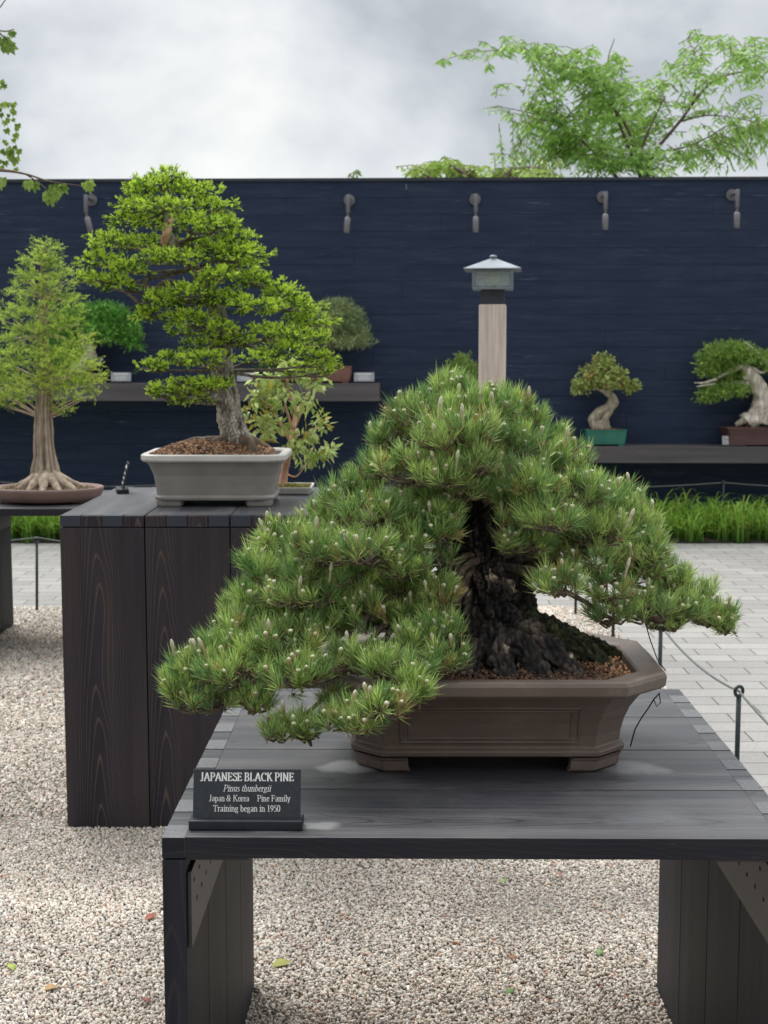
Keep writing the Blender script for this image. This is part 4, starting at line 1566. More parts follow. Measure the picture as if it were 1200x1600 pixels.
def spruce():
    rng = np.random.default_rng(31)
    rg = random.Random(31)
    D0 = 5.04
    pc = Vector((P(342, 760, D0).x, D0, BH))
    t = empty('bonsai', pc)
    tag(t, 'tall layered spruce bonsai with bright green tips in a pale grey pot', 'bonsai')

    def loc(px, py, d=None):
        return P(px, py, D0 if d is None else d - .12) - pc
    prof = [(.022, .200, .150, .05), (.024, .222, .170, .055), (.034, .224, .172, .055), (.040, .216, .164, .052), (.075, .220, .168, .052), (.11, .226, .174, .054),
            (.140, .238, .186, .06), (.155, .248, .194, .062), (.160, .262, .206, .066), (.166, .268, .211, .068), (.182, .268, .211, .068), (.186, .262, .205, .066),
            (.184, .238, .182, .055), (.176, .234, .178, .055), (.150, .230, .174, .055)]
    mb = MB()
    mb.loft([ring_rect(hx, hy, z, ch, 6) for z, hx, hy, ch in prof], 0, True, True, False)
    for i, f in enumerate(mb.f):
        zz = [mb.v[j][2] for j in f]
        if min(zz) >= .159 and len(f) == 4:
            mb.m[i] = 1
    pot = mb.build('pot', [M['greyclay'], M['greyrim']], t, .002, 2)
    for sx_ in (-1, 1):
        for sy_ in (-1, 1):
            mb = MB()
            mb.loft([ring_rect(.045 + e_, .035 + e_, z, .012, 3, c=(sx_ * .165, sy_ * .122)) for z, e_ in ((.001, 0), (.008, .003), (.023, .004))])
            mb.build('foot', M['greyclay'], pot, .0015)
    mb = MB()
    mb.loft([ring_rect(.229, .173, .13, .05, 4), ring_rect(.229, .173, .172, .05, 4), ring_rect(.10, .07, .208, .03, 4)])
    so = mb.build('soil', M['soil'], t)
    pot.scale = (.95, .95, 1)
    so.scale = (.95, .95, 1)
    granules('granules', so, (-.02, 0), .215, .165, .181, 7500, .0072, SOILPAL + [(.42, .26, .14), (.30, .15, .08)], rng, .046)
    # trunk
    mb = MB()
    c = [loc(372, 712), loc(364, 670), loc(356, 630), loc(348, 580), loc(345, 530), loc(335, 470), loc(305, 420), loc(272, 380), loc(258, 330), loc(255, 275)]
    c[0].z = .185
    limb(mb, c, [.060, .047, .042, .039, .034, .028, .021, .015, .010, .003], 96, 26, .12, 22, 5, .06, seed=4, ridge=.03, ridge_n=13, plates=.004, pscale=(70, 70, 34))
    tr = mb.build('trunk', [M['sprucebark']], t)
    mb = MB()
    for ax, ay, dd, r0_ in ((290, 712, 5.12, .018), (262, 716, 5.14, .014), (320, 722, 5.08, .018), (398, 714, 5.08, .022), (410, 708, 5.2, .02)):
        e_ = loc(ax, ay, dd)
        e_.z = .190
        st = c[0].lerp(c[1], .35) + (e_ - c[0]) * .12
        md = st.lerp(e_, .5) + Vector((0, 0, .022))
        limb(mb, [st, md, e_, e_ + (e_ - st).normalized() * .02 - Vector((0, 0, .02))], [r0_ * 1.2, r0_, r0_ * .7, r0_ * .3], 14, 8, .25, 30, seed=ax)
    mb.build('roots', M['brownbark'], tr)
    # broken deadwood stub near the top
    mb = MB()
    limb(mb, [loc(258, 378, 5.08), loc(260, 362, 5.04), loc(266, 348, 5.02), loc(270, 338, 5.02)], [.013, .015, .010, .002], 10, 5, .5, 40, seed=9)
    mb.build('broken_stub', M['pinkbark'], tr)
    pads = [(262, 272, 26, 8, 5.15), (255, 290, 62, 12, 5.15), (222, 298, 28, 9, 5.12), (305, 300, 42, 12, 5.16), (330, 322, 42, 12, 5.18), (214, 322, 38, 12, 5.08), (262, 322, 50, 10, 5.0),
            (240, 345, 52, 10, 5.25), (200, 344, 34, 11, 5.1), (300, 350, 55, 12, 5.05), (345, 352, 38, 13, 5.15), (370, 375, 36, 13, 5.15), (172, 378, 42, 12, 5.08), (220, 380, 38, 11, 5.2),
            (310, 384, 45, 12, 5.2), (265, 402, 58, 12, 4.98), (355, 398, 50, 14, 5.10), (400, 396, 26, 9, 5.15), (160, 408, 40, 11, 5.1), (205, 420, 36, 12, 5.02), (380, 416, 34, 11, 5.2),
            (150, 438, 36, 10, 5.08), (190, 446, 34, 10, 5.05), (340, 432, 38, 11, 5.0), (395, 440, 45, 13, 5.12), (300, 455, 44, 11, 4.98), (440, 456, 40, 12, 5.15), (350, 468, 44, 12, 5.05),
            (250, 470, 45, 12, 5.02), (235, 492, 32, 12, 5.05), (465, 478, 45, 12, 5.15), (400, 480, 45, 12, 5.0), (485, 500, 40, 12, 5.15), (300, 498, 40, 13, 5.0), (345, 512, 42, 10, 5.0),
            (285, 515, 30, 10, 5.1), (370, 530, 34, 8, 5.1), (430, 520, 45, 12, 5.0), (480, 530, 42, 12, 5.1), (330, 540, 50, 8, 5.1), (455, 548, 50, 11, 5.02), (500, 562, 30, 12, 5.1),
            (270, 562, 38, 8, 5.05), (320, 562, 46, 9, 4.96), (235, 574, 28, 8, 5.05), (410, 560, 34, 9, 5.2), (470, 578, 34, 8, 5.2), (290, 605, 44, 11, 4.97), (255, 612, 24, 12, 5.0), (335, 600, 34, 9, 4.98),
            (300, 622, 40, 8, 5.0), (510, 580, 20, 8, 5.1)]
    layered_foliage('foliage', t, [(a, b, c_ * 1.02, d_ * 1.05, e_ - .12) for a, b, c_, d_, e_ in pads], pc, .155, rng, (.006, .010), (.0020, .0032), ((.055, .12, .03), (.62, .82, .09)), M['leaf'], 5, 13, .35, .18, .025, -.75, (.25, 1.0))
    mb = MB()
    for i, (px, py, rx, ry, d) in enumerate(pads):
        e_ = loc(px, py + ry * .6, d)
        # leave the trunk a little above the pad's own height
        zt = e_.z + .01
        j = min(range(1, len(c)), key=lambda q_: abs(c[q_].z - zt))
        a = c[j]
        md = a.lerp(e_, .5) + Vector((rg.uniform(-.02, .02), rg.uniform(-.02, .02), rg.uniform(-.02, .01)))
        limb(mb, [a, md, e_], [.007, .005, .003], 7, 5, .3, 40, seed=i)
        for k in range(5):
            q = e_ + Vector((rg.uniform(-.8, .8) * rx * d / F, rg.uniform(-.6, .6) * rx * d / F, rg.uniform(-.005, .01)))
            mb.tube([md.lerp(e_, .6), (md.lerp(e_, .6) + q) / 2 + Vector((0, 0, rg.uniform(-.01, .003))), q], [.0035, .003, .0015], 5)
    for pl in ([(338, 470, 5.1), (300, 455, 5.08), (262, 440, 5.05), (235, 462, 5.04), (222, 476, 5.04), (205, 462, 5.04), (195, 456, 5.04)], [(235, 462, 5.04), (228, 440, 5.04), (240, 425, 5.05)],
               [(345, 590, 5.1), (320, 600, 5.05), (290, 596, 5.03), (262, 606, 5.0), (240, 600, 5.0)], [(350, 600, 5.05), (330, 612, 5.0), (300, 602, 4.98), (285, 592, 4.98)]):
        q = [loc(*p_) for p_ in pl]
        limb(mb, q, list(np.linspace(.014, .005, len(q))), 9, 6, .3, 40)
    mb.build('branches', bark('spruce_branch', (.03, .025, .02), (.09, .075, .06), (.22, .19, .16), 60, (1, 1, 1), .7, .002), t)


spruce()


# ------------------------------------------------------------------ generic small bonsai
def leafy(name, parent, pads, origin, dens, rng, ln, wd, cols, mat, shell=(.3, 1.0), zmin=-.7, droop=.0, per=5, spread=.9, up=.2, dscale=.8, third=None, p3=.0):
    Bs, Ds, Cs, Ls = [], [], [], []
    cols = [np.array(c) for c in cols]
    for (px, py, rx, ry, d) in pads:
        c = np.array(P(px, py, d) - origin)
        k = d / F
        r = np.array((rx * k, rx * k * dscale, ry * k))
        n = max(3, int(rx * ry * dens))
        pp, nn = ell_pts(rng, c, r, n, zmin, shell)
        n = len(pp)
        tone = rng.uniform(0, 1, (n, 1))
        cc = cols[0] * (1 - tone) + cols[1] * tone
        if third is not None:
            cc = np.where(rng.uniform(0, 1, (n, 1)) < p3, np.array(third), cc)
        for j in range(per):
            dd = unit(nn + rng.normal(0, spread, (n, 3)) + np.array((0, 0, up)))
            Bs.append(pp + rng.normal(0, ln * .35, (n, 3)))
            Ds.append(dd)
            Cs.append(cc * rng.uniform(.7, 1.3, (n, 1)))
            Ls.append(rng.uniform(.6, 1.2, n) * ln)
    B = np.concatenate(Bs)
    n = len(B)
    C = np.concatenate(Cs)
    V, Fq, CC = kites(B, np.concatenate(Ds), np.concatenate(Ls), rng.uniform(.7, 1.2, n) * wd, C, C * 1.15, belly=.42, rng=rng, droop=droop)
    return np_mesh(name, V, Fq, CC, mat, parent)


def cypress():
    rng = np.random.default_rng(41)
    rg = random.Random(41)
    D0 = 7.72
    pc = Vector((P(75, 760, D0).x, D0, .815))
    t = empty('bonsai', pc)
    tag(t, 'feathery upright cypress bonsai with pale flared trunk in a round tray', 'bonsai')

    def loc(px, py, d=D0):
        return P(px, py, d) - pc
    k = D0 / F
    mb = MB()
    mb.lathe([(.255, .012), (.275, .016), (.292, .040), (.302, .070), (.304, .082), (.296, .086), (.282, .084), (.276, .070), (.10, .066)], sides=56, sy=.80)
    pot = mb.build('pot', M['pinkclay'], t)
    mb = MB()
    for a in (30, 150, 210, 330):
        mb.lathe([(.035, 0), (.040, .006), (.040, .014)], (.21 * math.cos(R(a)), .16 * math.sin(R(a)), .0005), 14)
    mb.build('foot', M['pinkclay'], pot)
    mb = MB()
    mb.lathe([(.275, .060), (.272, .072), (.15, .092), (.02, .100)], sides=40, sy=.80)
    so = mb.build('soil', M['soil'], t)
    granules('granules', so, (0, 0), .25, .19, .076, 2200, .007, [(.20, .15, .08), (.30, .23, .13), (.14, .11, .05), (.10, .07, .05)], rng, .02, True)
    mb = MB()
    c = [loc(72, 748), loc(70, 705), loc(68, 650), loc(70, 590), loc(66, 520), loc(68, 460), loc(66, 410), loc(72, 372)]
    c[0].z = .085
    limb(mb, c, [.088, .056, .046, .038, .030, .018, .009, .003], 64, 14, .10, 14, 7, .11, seed=3, ridge=.05, ridge_n=17)
    for ax, ay, dd, r0_ in ((28, 748, 7.62, .024), (45, 752, 7.56, .026), (66, 754, 7.52, .026), (92, 752, 7.55, .024), (115, 748, 7.62, .026), (132, 745, 7.72, .020), (25, 742, 7.78, .02), (75, 742, 7.9, .02)):
        e_ = loc(ax, ay, dd)
        e_.z = .078
        st = c[0].lerp(c[1], .45) + (e_ - c[0]) * .15
        md = st.lerp(e_, .55)
        md.z = .110
        limb(mb, [st, md, e_, e_ + (e_ - st).normalized() * .02 - Vector((0, 0, .012))], [r0_ * 1.3, r0_, r0_ * .6, r0_ * .3], 14, 8, .2, 24, seed=ax)
    mb.build('trunk', M['cypressbark'], t)
    pads = [(74, 382, 16, 14, 7.72), (62, 402, 26, 12, 7.72), (88, 408, 24, 11, 7.7), (50, 428, 28, 12, 7.7), (100, 430, 22, 10, 7.75), (70, 450, 34, 12, 7.65), (28, 452, 18, 9, 7.7), (110, 470, 22, 14, 7.7),
            (60, 482, 40, 14, 7.7), (10, 490, 22, 12, 7.7), (95, 505, 34, 14, 7.65), (40, 515, 38, 14, 7.65), (5, 530, 26, 12, 7.7), (125, 530, 26, 14, 7.7), (80, 545, 40, 15, 7.6), (30, 560, 40, 16, 7.65),
            (130, 562, 28, 14, 7.7), (95, 578, 40, 14, 7.6), (10, 590, 34, 14, 7.7), (55, 598, 38, 14, 7.6), (120, 598, 32, 14, 7.65), (145, 585, 18, 12, 7.7), (20, 618, 26, 10, 7.7), (105, 618, 28, 8, 7.7), (5, 628, 12, 8, 7.7),
            (100, 636, 14, 8, 7.65), (150, 612, 12, 6, 7.7), (-20, 560, 26, 24, 7.7), (-15, 610, 24, 20, 7.7)]
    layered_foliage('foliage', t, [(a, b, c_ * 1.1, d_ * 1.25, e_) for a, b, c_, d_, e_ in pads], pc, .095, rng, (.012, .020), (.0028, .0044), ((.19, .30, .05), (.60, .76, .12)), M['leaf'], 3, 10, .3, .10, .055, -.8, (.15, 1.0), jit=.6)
    mb = MB()
    for i, (px, py, rx, ry, d) in enumerate(pads):
        e_ = loc(px, py, d)
        j = min(range(2, len(c)), key=lambda q_: abs(c[q_].z - (e_.z - .04)))
        a = c[j]
        for q in range(2):
            e2 = e_ + Vector((rg.uniform(-.8, .8) * rx * k, rg.uniform(-.4, .4) * rx * k, rg.uniform(-.5, .5) * ry * k))
            md = a.lerp(e2, .5) + Vector((0, rg.uniform(-.02, .02), rg.uniform(-.01, .02)))
            limb(mb, [a, md, e2], [.006, .004, .0015], 6, 5, .25, 30, seed=i)
    mb.build('branches', M['cypressbark'], t)
    t.location = (pc.x * .978, pc.y * .978, .815)
    t.scale = (.98, .98, .98)


cypress()


def stewartia():
    rng = np.random.default_rng(51)
    rg = random.Random(51)
    D0 = 5.42
    bx = P(442, 765, D0).x
    pc = Vector((bx, D0, BH))
    t = empty('bonsai', pc)
    tag(t, 'small leafy pink stemmed tree in a pale tray behind the grey pot', 'bonsai')

    def loc(px, py, d=D0):
        return P(px, py, d) - pc
    mb = MB()
    prof = [(.002, .112, .10, .01), (.004, .116, .104, .01), (.024, .122, .11, .01), (.028, .122, .11, .01), (.028, .114, .102, .01), (.018, .112, .10, .01)]
    mb.loft([ring_rect(hx, hy, z, ch, 3, c=(-.005, 0)) for z, hx, hy, ch in prof])
    mb.build('pot', M['greyrim'], t, .001)
    granules('moss', t, (-.005, 0), .11, .098, .020, 2500, .006, [(.10, .11, .02), (.18, .19, .03), (.26, .24, .04), (.07, .05, .02)], rng, .008)
    stems = [([(441, 768), (445, 735), (452, 705), (458, 670)], [.017, .014, .012, .010]),
             ([(458, 670), (462, 640), (452, 615), (448, 590), (452, 575)], [.010, .008, .006, .004, .002]),
             ([(455, 690), (440, 665), (425, 640), (410, 625), (400, 610)], [.009, .007, .005, .004, .002]),
             ([(460, 668), (470, 645), (478, 620), (490, 600)], [.006, .004, .003, .0015]),
             ([(447, 712), (430, 705), (410, 690), (395, 690)], [.005, .004, .003, .0015]),
             ([(452, 705), (470, 690), (488, 672), (505, 668)], [.006, .004, .003, .0015]),
             ([(446, 740), (462, 745), (475, 730), (484, 715), (498, 708)], [.004, .003, .003, .002, .0012]),
             ([(456, 670), (448, 640), (440, 610), (430, 590)], [.006, .004, .003, .0015])]
    mb = MB()
    for pl, rr in stems:
        limb(mb, [loc(a, b, D0 + rg.uniform(-.04, .04)) for a, b in pl], rr, 10, 6, .15, 40)
    mb.build('trunk', M['pinkbark'], t)
    pads = [(450, 578, 30, 12, D0), (422, 592, 30, 12, D0), (480, 595, 28, 12, D0), (400, 618, 22, 14, D0), (440, 625, 32, 14, D0 - .05), (475, 628, 22, 12, D0), (402, 648, 24, 14, D0), (425, 668, 26, 14, D0 - .05),
            (500, 660, 18, 10, D0), (480, 680, 26, 12, D0), (508, 698, 16, 10, D0), (460, 700, 26, 12, D0 - .05), (490, 712, 22, 10, D0), (400, 690, 16, 8, D0), (415, 610, 20, 10, D0), (500, 600, 10, 6, D0)]
    leafy('foliage', t, pads, pc, .025, rng, .042, .0155, ((.30, .42, .11), (.60, .68, .28)), M['leaf'], (.1, 1.0), -.9, .15, 9, .9, .05, .6, third=(.42, .36, .06), p3=.16)


stewartia()


def shelf_bonsai(px, base_py, onleft, label, potfn, trunk, pads, leaf, bark_m, seed, dead=None, outw=.22):
    rng = np.random.default_rng(seed)
    q = wall_hit(px, base_py, outw)
    z = ZL if onleft else ZR
    pc = Vector((q.x, q.y, z))
    t = empty('bonsai', pc, 0)
    tag(t, label, 'bonsai')
    d = pc.y

    def loc(a, b, dd=0.0):
        return P(a, b, d + dd) - pc
    potfn(t, loc, rng)
    mb = MB()
    for pl, rr in trunk:
        limb(mb, [loc(*p_) for p_ in pl], rr, 16, 7, .22, 14, seed=seed, ridge=.08, ridge_n=7)
    mb.build('trunk', bark_m, t)
    pd = [(a, b, c, e, d + (f if f else 0)) for a, b, c, e, f in pads]
    leafy('foliage', t, pd, pc, rng=rng, **leaf)
    for pl, rr in dead or ():
        mb = MB()
        limb(mb, [loc(*p_) for p_ in pl], rr, 8, 6, .25, 14, seed=seed)
        mb.build('deadwood', M['deadwood'], t)
    return t


def rect_pot(mat, hx, hy, h, flare=.12, cx=0.0, z0=.001, rim=.012):
    def fn(t, loc, rng):
        mb = MB()
        prof = [(z0 + .012, hx * .86, hy * .86), (z0 + .014, hx * .9, hy * .9), (h * .55, hx * (1 - flare * .5), hy * (1 - flare * .5)), (h - rim, hx * .97, hy * .97), (h - rim + .001, hx, hy), (h, hx, hy), (h, hx - .02, hy - .02), (h - .02, hx - .022, hy - .022)]
        mb.loft([ring_rect(a, b, z, .02, 3, c=(cx, 0)) for z, a, b in prof])
        p_ = mb.build('pot', mat, t, .002)
        mb = MB()
        for sx_ in (-1, 1):
            for sy_ in (-1, 1):
                mb.loft([ring_rect(.03, .03, z, .008, 2, c=(cx + sx_ * hx * .7, sy_ * hy * .7)) for z in (.0005, z0 + .0125)])
        mb.build('foot', mat, p_)
        granules('soil', t, (cx, 0), hx - .03, hy - .03, h - .015, 900, .012, SOILPAL, rng, .015)
    return fn


# maple in teal pot
shelf_bonsai(944, 697, False, 'small maple bonsai with twisted pale trunk in a teal pot', rect_pot(M['teal'], .195, .14, .150),
             [([(940, 674), (928, 658), (935, 645), (950, 635), (955, 622), (945, 612)], [.062, .05, .042, .036, .03, .022]),
              ([(948, 674), (945, 655), (955, 640), (962, 628), (955, 615), (940, 608)], [.05, .036, .03, .026, .022, .016]),
              ([(945, 612), (925, 605), (905, 604)], [.016, .01, .005]), ([(950, 612), (970, 600), (985, 600)], [.016, .01, .005])],
             [(942, 570, 20, 11, 0), (930, 582, 26, 10, 0), (955, 585, 26, 10, -.04), (918, 598, 26, 9, 0), (965, 598, 26, 10, 0), (905, 608, 18, 7, 0), (985, 606, 16, 8, 0), (940, 597, 30, 10, -.06), (942, 560, 9, 5, 0)],
             dict(dens=.34, ln=.042, wd=.022, cols=((.26, .33, .10), (.55, .62, .22)), mat=M['leaf'], third=(.42, .30, .12), p3=.10, per=6), M['maplebark'], 61)
# juniper at right
shelf_bonsai(1175, 697, False, 'juniper bonsai with bleached twisted trunk in a maroon pot', rect_pot(M['maroon'], .30, .18, .17, .2, .02),
             [([(1168, 662), (1180, 650), (1190, 625), (1182, 600), (1170, 580), (1158, 570)], [.10, .085, .075, .065, .05, .03]),
              ([(1190, 662), (1196, 640), (1192, 610), (1180, 590), (1160, 590)], [.06, .05, .05, .04, .02]),
              ([(1150, 664), (1165, 655), (1180, 645)], [.02, .04, .04]), ([(1158, 572), (1140, 580), (1122, 590)], [.03, .02, .01]), ([(1180, 600), (1150, 598), (1130, 605)], [.02, .018, .01])],
             [(1140, 548, 42, 14, 0), (1112, 562, 26, 14, 0), (1165, 558, 34, 12, 0), (1105, 580, 18, 12, 0), (1135, 572, 34, 12, .05), (1120, 612, 30, 10, 0), (1145, 610, 26, 10, -.05), (1105, 622, 16, 6, 0), (1140, 592, 26, 12, .06), (1185, 560, 20, 10, .1), (1215, 570, 30, 14, 0), (1215, 620, 26, 20, .05)],
             dict(dens=.36, ln=.044, wd=.012, cols=((.16, .28, .06), (.38, .54, .12)), mat=M['leaf'], per=8, spread=.7), M['deadwood'], 62,
             dead=[([(1165, 535), (1180, 548), (1195, 562), (1215, 580)], [.006, .012, .018, .03]), ([(1175, 575), (1190, 582), (1200, 576)], [.02, .012, .004]),
                   ([(1085, 598), (1100, 598), (1120, 592)], [.006, .010, .016]), ([(1088, 604), (1102, 602), (1118, 600)], [.005, .008, .012])])
# small green dome behind the lantern
shelf_bonsai(722, 697, False, 'rounded green bonsai peeking up left of the lantern post', rect_pot(M['redclay'], .22, .16, .14),
             [([(722, 676), (716, 650), (724, 620), (720, 595)], [.05, .04, .03, .02])],
             [(722, 568, 22, 14, 0), (712, 582, 22, 12, 0), (735, 582, 18, 12, 0), (722, 600, 34, 14, 0), (705, 615, 26, 10, 0), (742, 615, 26, 10, 0)],
             dict(dens=.34, ln=.038, wd=.011, cols=((.18, .29, .07), (.40, .52, .14)), mat=M['leaf'], per=8), M['brownbark'], 63)
# blue-green pine right of the spruce, in a clay box
shelf_bonsai(520, 599, True, 'grey green pine bonsai in a clay pot between spruce and upper shelf end', rect_pot(M['redclay'], .21, .16, .155, .05, -.03),
             [([(515, 580), (512, 560), (518, 545), (516, 520), (525, 500)], [.05, .04, .035, .03, .02]), ([(516, 545), (530, 530), (550, 528)], [.02, .014, .008]), ([(516, 530), (500, 520), (488, 518)], [.02, .012, .006])],
             [(528, 478, 26, 9, 0), (545, 492, 22, 9, 0), (520, 494, 30, 10, -.04), (552, 508, 20, 9, 0), (530, 512, 26, 9, -.05), (558, 524, 22, 8, 0), (540, 535, 34, 9, -.05), (505, 510, 22, 10, 0), (500, 535, 20, 9, 0), (570, 534, 12, 5, 0)],
             dict(dens=.36, ln=.05, wd=.008, cols=((.20, .28, .14), (.46, .52, .25)), mat=M['leaf'], per=11, spread=.7, up=.5), M['brownbark'], 64)
# flat slab tray left of it
shelf_bonsai(440, 599, True, 'low shrub in a flat reddish tray glimpsed behind the pink stemmed tree', rect_pot(M['redclay'], .26, .16, .055, .05),
             [([(440, 592), (438, 580), (442, 565)], [.03, .02, .015])],
             [(438, 566, 30, 12, 0), (420, 575, 20, 8, 0), (460, 574, 22, 8, 0)],
             dict(dens=.16, ln=.04, wd=.012, cols=((.05, .10, .02), (.12, .2, .05)), mat=M['leaf'], per=6), M['brownbark'], 65)
# bright green bonsai with a white trunk at left
shelf_bonsai(120, 599, True, 'vivid green bonsai with white deadwood trunk behind the cypress', rect_pot(M['maroon'], .26, .17, .09, .05),
             [([(112, 590), (125, 575), (140, 560), (138, 540), (130, 520), (132, 500)], [.09, .08, .06, .05, .035, .02]), ([(140, 565), (152, 568), (160, 560)], [.03, .02, .01])],
             [(165, 488, 34, 13, 0), (185, 502, 32, 14, 0), (160, 512, 34, 12, -.05), (200, 520, 24, 12, 0), (175, 525, 32, 11, -.04), (208, 536, 16, 10, 0), (140, 492, 30, 14, 0), (110, 500, 34, 16, 0), (90, 525, 30, 14, 0), (80, 555, 30, 12, 0)],
             dict(dens=.30, ln=.055, wd=.012, cols=((.09, .25, .05), (.25, .54, .10)), mat=M['leaf'], per=9, spread=.75), M['deadwood'], 66)


# ------------------------------------------------------------------ trees beyond the wall and at left
def back_tree(name, label, d, stems, pads, seed, dens=.013, ln=.115, wd=.036, cols=((.05, .12, .025), (.17, .30, .06)), trunk_r=.12, foot=None, hang=.35):
    rng = np.random.default_rng(seed)
    rg = random.Random(seed)
    f = foot or P(1030, 280, d)
    pc = Vector((f.x, d, 0))
    t = empty(name, pc)
    tag(t, label, 'tree')
    mb = MB()
    k = d / F
    allp = []
    for pl, rr in stems:
        q = [Vector((0, 0, 0)) if p_ == 'foot' else P(p_[0], p_[1], d + (p_[2] if len(p_) > 2 else 0)) - pc for p_ in pl]
        limb(mb, q, rr, 8, 6, .12, 3, seed=seed)
        allp += catmull(q, rr, 5)[0]
    # twigs to every pad, leaves in hanging sprays along the twigs
    Bs, Ds, Ls, Cs = [], [], [], []
    c0, c1 = np.array(cols[0]), np.array(cols[1])
    for px, py, rx, ry in pads:
        dj = rng.uniform(-.9, .9)
        n = max(2, int(rx * ry * dens))
        for i in range(n):
            a = rng.uniform(0, 2 * PI)
            rr = math.sqrt(rng.uniform(0, 1))
            tip = P(px + rx * rr * math.cos(a), py + ry * rr * math.sin(a), d + dj + rng.uniform(-.4, .4)) - pc
            near = min(allp, key=lambda q_: (q_ - tip).length_squared)
            dirn = (tip - near)
            L_ = min(dirn.length, rg.uniform(.35, .7))
            dirn = (dirn.normalized() + Vector((rg.uniform(-.5, .5), rg.uniform(-.5, .5), rg.uniform(-.15, .25)))).normalized()
            s0 = tip - dirn * L_
            midp = s0.lerp(tip, .5) + Vector((0, 0, .04))
            mb.tube([s0, midp, tip], [.005, .004, .002], 4)
            m = int(L_ / .045)
            for j in range(m):
                s = (j + 1) / m
                b = (s0.lerp(midp, s * 2) if s < .5 else midp.lerp(tip, s * 2 - 1))
                sd = dirn.cross(Vector((0, 0, 1))).normalized() * (1 if j % 2 else -1)
                dv = dirn * .45 + sd * .75 + Vector((0, 0, -hang - rg.uniform(0, .6))) + Vector((rg.uniform(-.3, .3),) * 3)
                Bs.append(tuple(b))
                Ds.append(tuple(dv))
                Ls.append(ln * rg.uniform(.65, 1.2))
                tn = rg.random()
                Cs.append(tuple((c0 * (1 - tn) + c1 * tn)))
    B = np.array(Bs)
    V, Fq, CC = kites(B, np.array(Ds), np.array(Ls), rng.uniform(.7, 1.2, len(B)) * wd * .85, np.array(Cs), np.array(Cs) * 1.15, belly=.4, rng=rng)
    mb.build('trunk', M['brownbark'], t)
    np_mesh('crown', V, Fq, CC, M['leaf'], t)
    return t


D1 = 17.5
back_tree('broadleaf_tree', 'slender light green tree rising beyond the wall at right', D1,
          [(['foot', (1015, 700), (1008, 420), (1012, 280), (1022, 240), (1062, 190), (1110, 130), (1160, 112), (1215, 108)], [.12, .10, .07, .035, .022, .018, .015, .010, .006]),
           ([(1008, 300), (1002, 240), (1020, 190), (1040, 150)], [.03, .02, .012, .006]),
           ([(1008, 300), (980, 200), (930, 140), (880, 95), (820, 78), (740, 82), (690, 95)], [.03, .02, .015, .010, .008, .005, .003]),
           ([(1000, 320), (930, 240), (870, 190), (800, 170)], [.03, .018, .01, .004]),
           ([(1010, 300), (960, 170), (950, 100), (960, 60)], [.025, .015, .009, .004]),
           ([(1062, 190), (1110, 180), (1180, 190)], [.012, .009, .005]),
           ([(1022, 240), (1085, 225), (1150, 190), (1200, 180)], [.014, .010, .006, .004]),
           ([(1085, 150), (1090, 100), (1075, 60)], [.012, .008, .004])],
          [(825, 78, 38, 16), (870, 100, 52, 32), (925, 95, 52, 26), (900, 145, 70, 36), (960, 150, 58, 40), (850, 150, 30, 22), (870, 200, 66, 26), (940, 205, 74, 36), (1000, 195, 45, 36), (890, 240, 60, 22),
           (960, 250, 70, 22), (1020, 250, 50, 20), (1040, 120, 26, 16), (1080, 92, 42, 12), (1130, 62, 44, 14), (1180, 88, 30, 22), (1100, 118, 40, 10), (1150, 128, 46, 10), (1070, 155, 30, 12), (1100, 165, 46, 12),
           (1150, 180, 30, 10), (1180, 125, 30, 14), (1110, 222, 34, 12), (1160, 212, 40, 14), (1190, 240, 30, 22), (1120, 252, 60, 16), (1085, 48, 18, 8), (1190, 60, 24, 10), (745, 84, 44, 6), (700, 94, 16, 5),
           (800, 62, 18, 8), (860, 235, 40, 16), (840, 258, 50, 12), (900, 262, 60, 12), (980, 235, 50, 24), (1050, 262, 60, 10), (1190, 200, 20, 16), (810, 265, 30, 10), (1010, 150, 26, 20), (760, 172, 22, 5), (760, 105, 10, 4), (795, 185, 12, 6), (780, 135, 24, 5), (1180, 155, 30, 8)],
          71, dens=.032, ln=.11, cols=((.20, .38, .08), (.46, .70, .17)), foot=P(1015, 300, D1))
back_tree('shrub_tree', 'low bushy green tree top showing just over the wall at centre', 16.4,
          [(['foot', (745, 600), (740, 400), (735, 290), (700, 255)], [.10, .08, .06, .03, .01]), ([(740, 400), (780, 300), (800, 262)], [.05, .03, .01]), ([(742, 420), (690, 300), (655, 265)], [.05, .03, .01])],
          [(660, 268, 34, 10), (700, 264, 34, 12), (740, 266, 34, 10), (780, 270, 40, 8), (830, 270, 34, 7), (690, 250, 14, 5), (770, 242, 6, 6), (720, 280, 80, 12), (790, 285, 70, 12), (845, 280, 40, 10)],
          72, dens=.07, ln=.09, cols=((.26, .40, .08), (.55, .75, .18)), foot=P(740, 300, 16.4))
back_tree('shrub_tree', 'single small leafy sprig poking over the wall left of centre', 15.2,
          [(['foot', (560, 600), (559, 400), (558, 300), (557, 268)], [.04, .03, .02, .012, .004])],
          [(558, 269, 9, 6), (560, 320, 30, 30)], 73, dens=.05, ln=.085, cols=((.12, .22, .05), (.28, .42, .10)), foot=P(560, 300, 15.2))


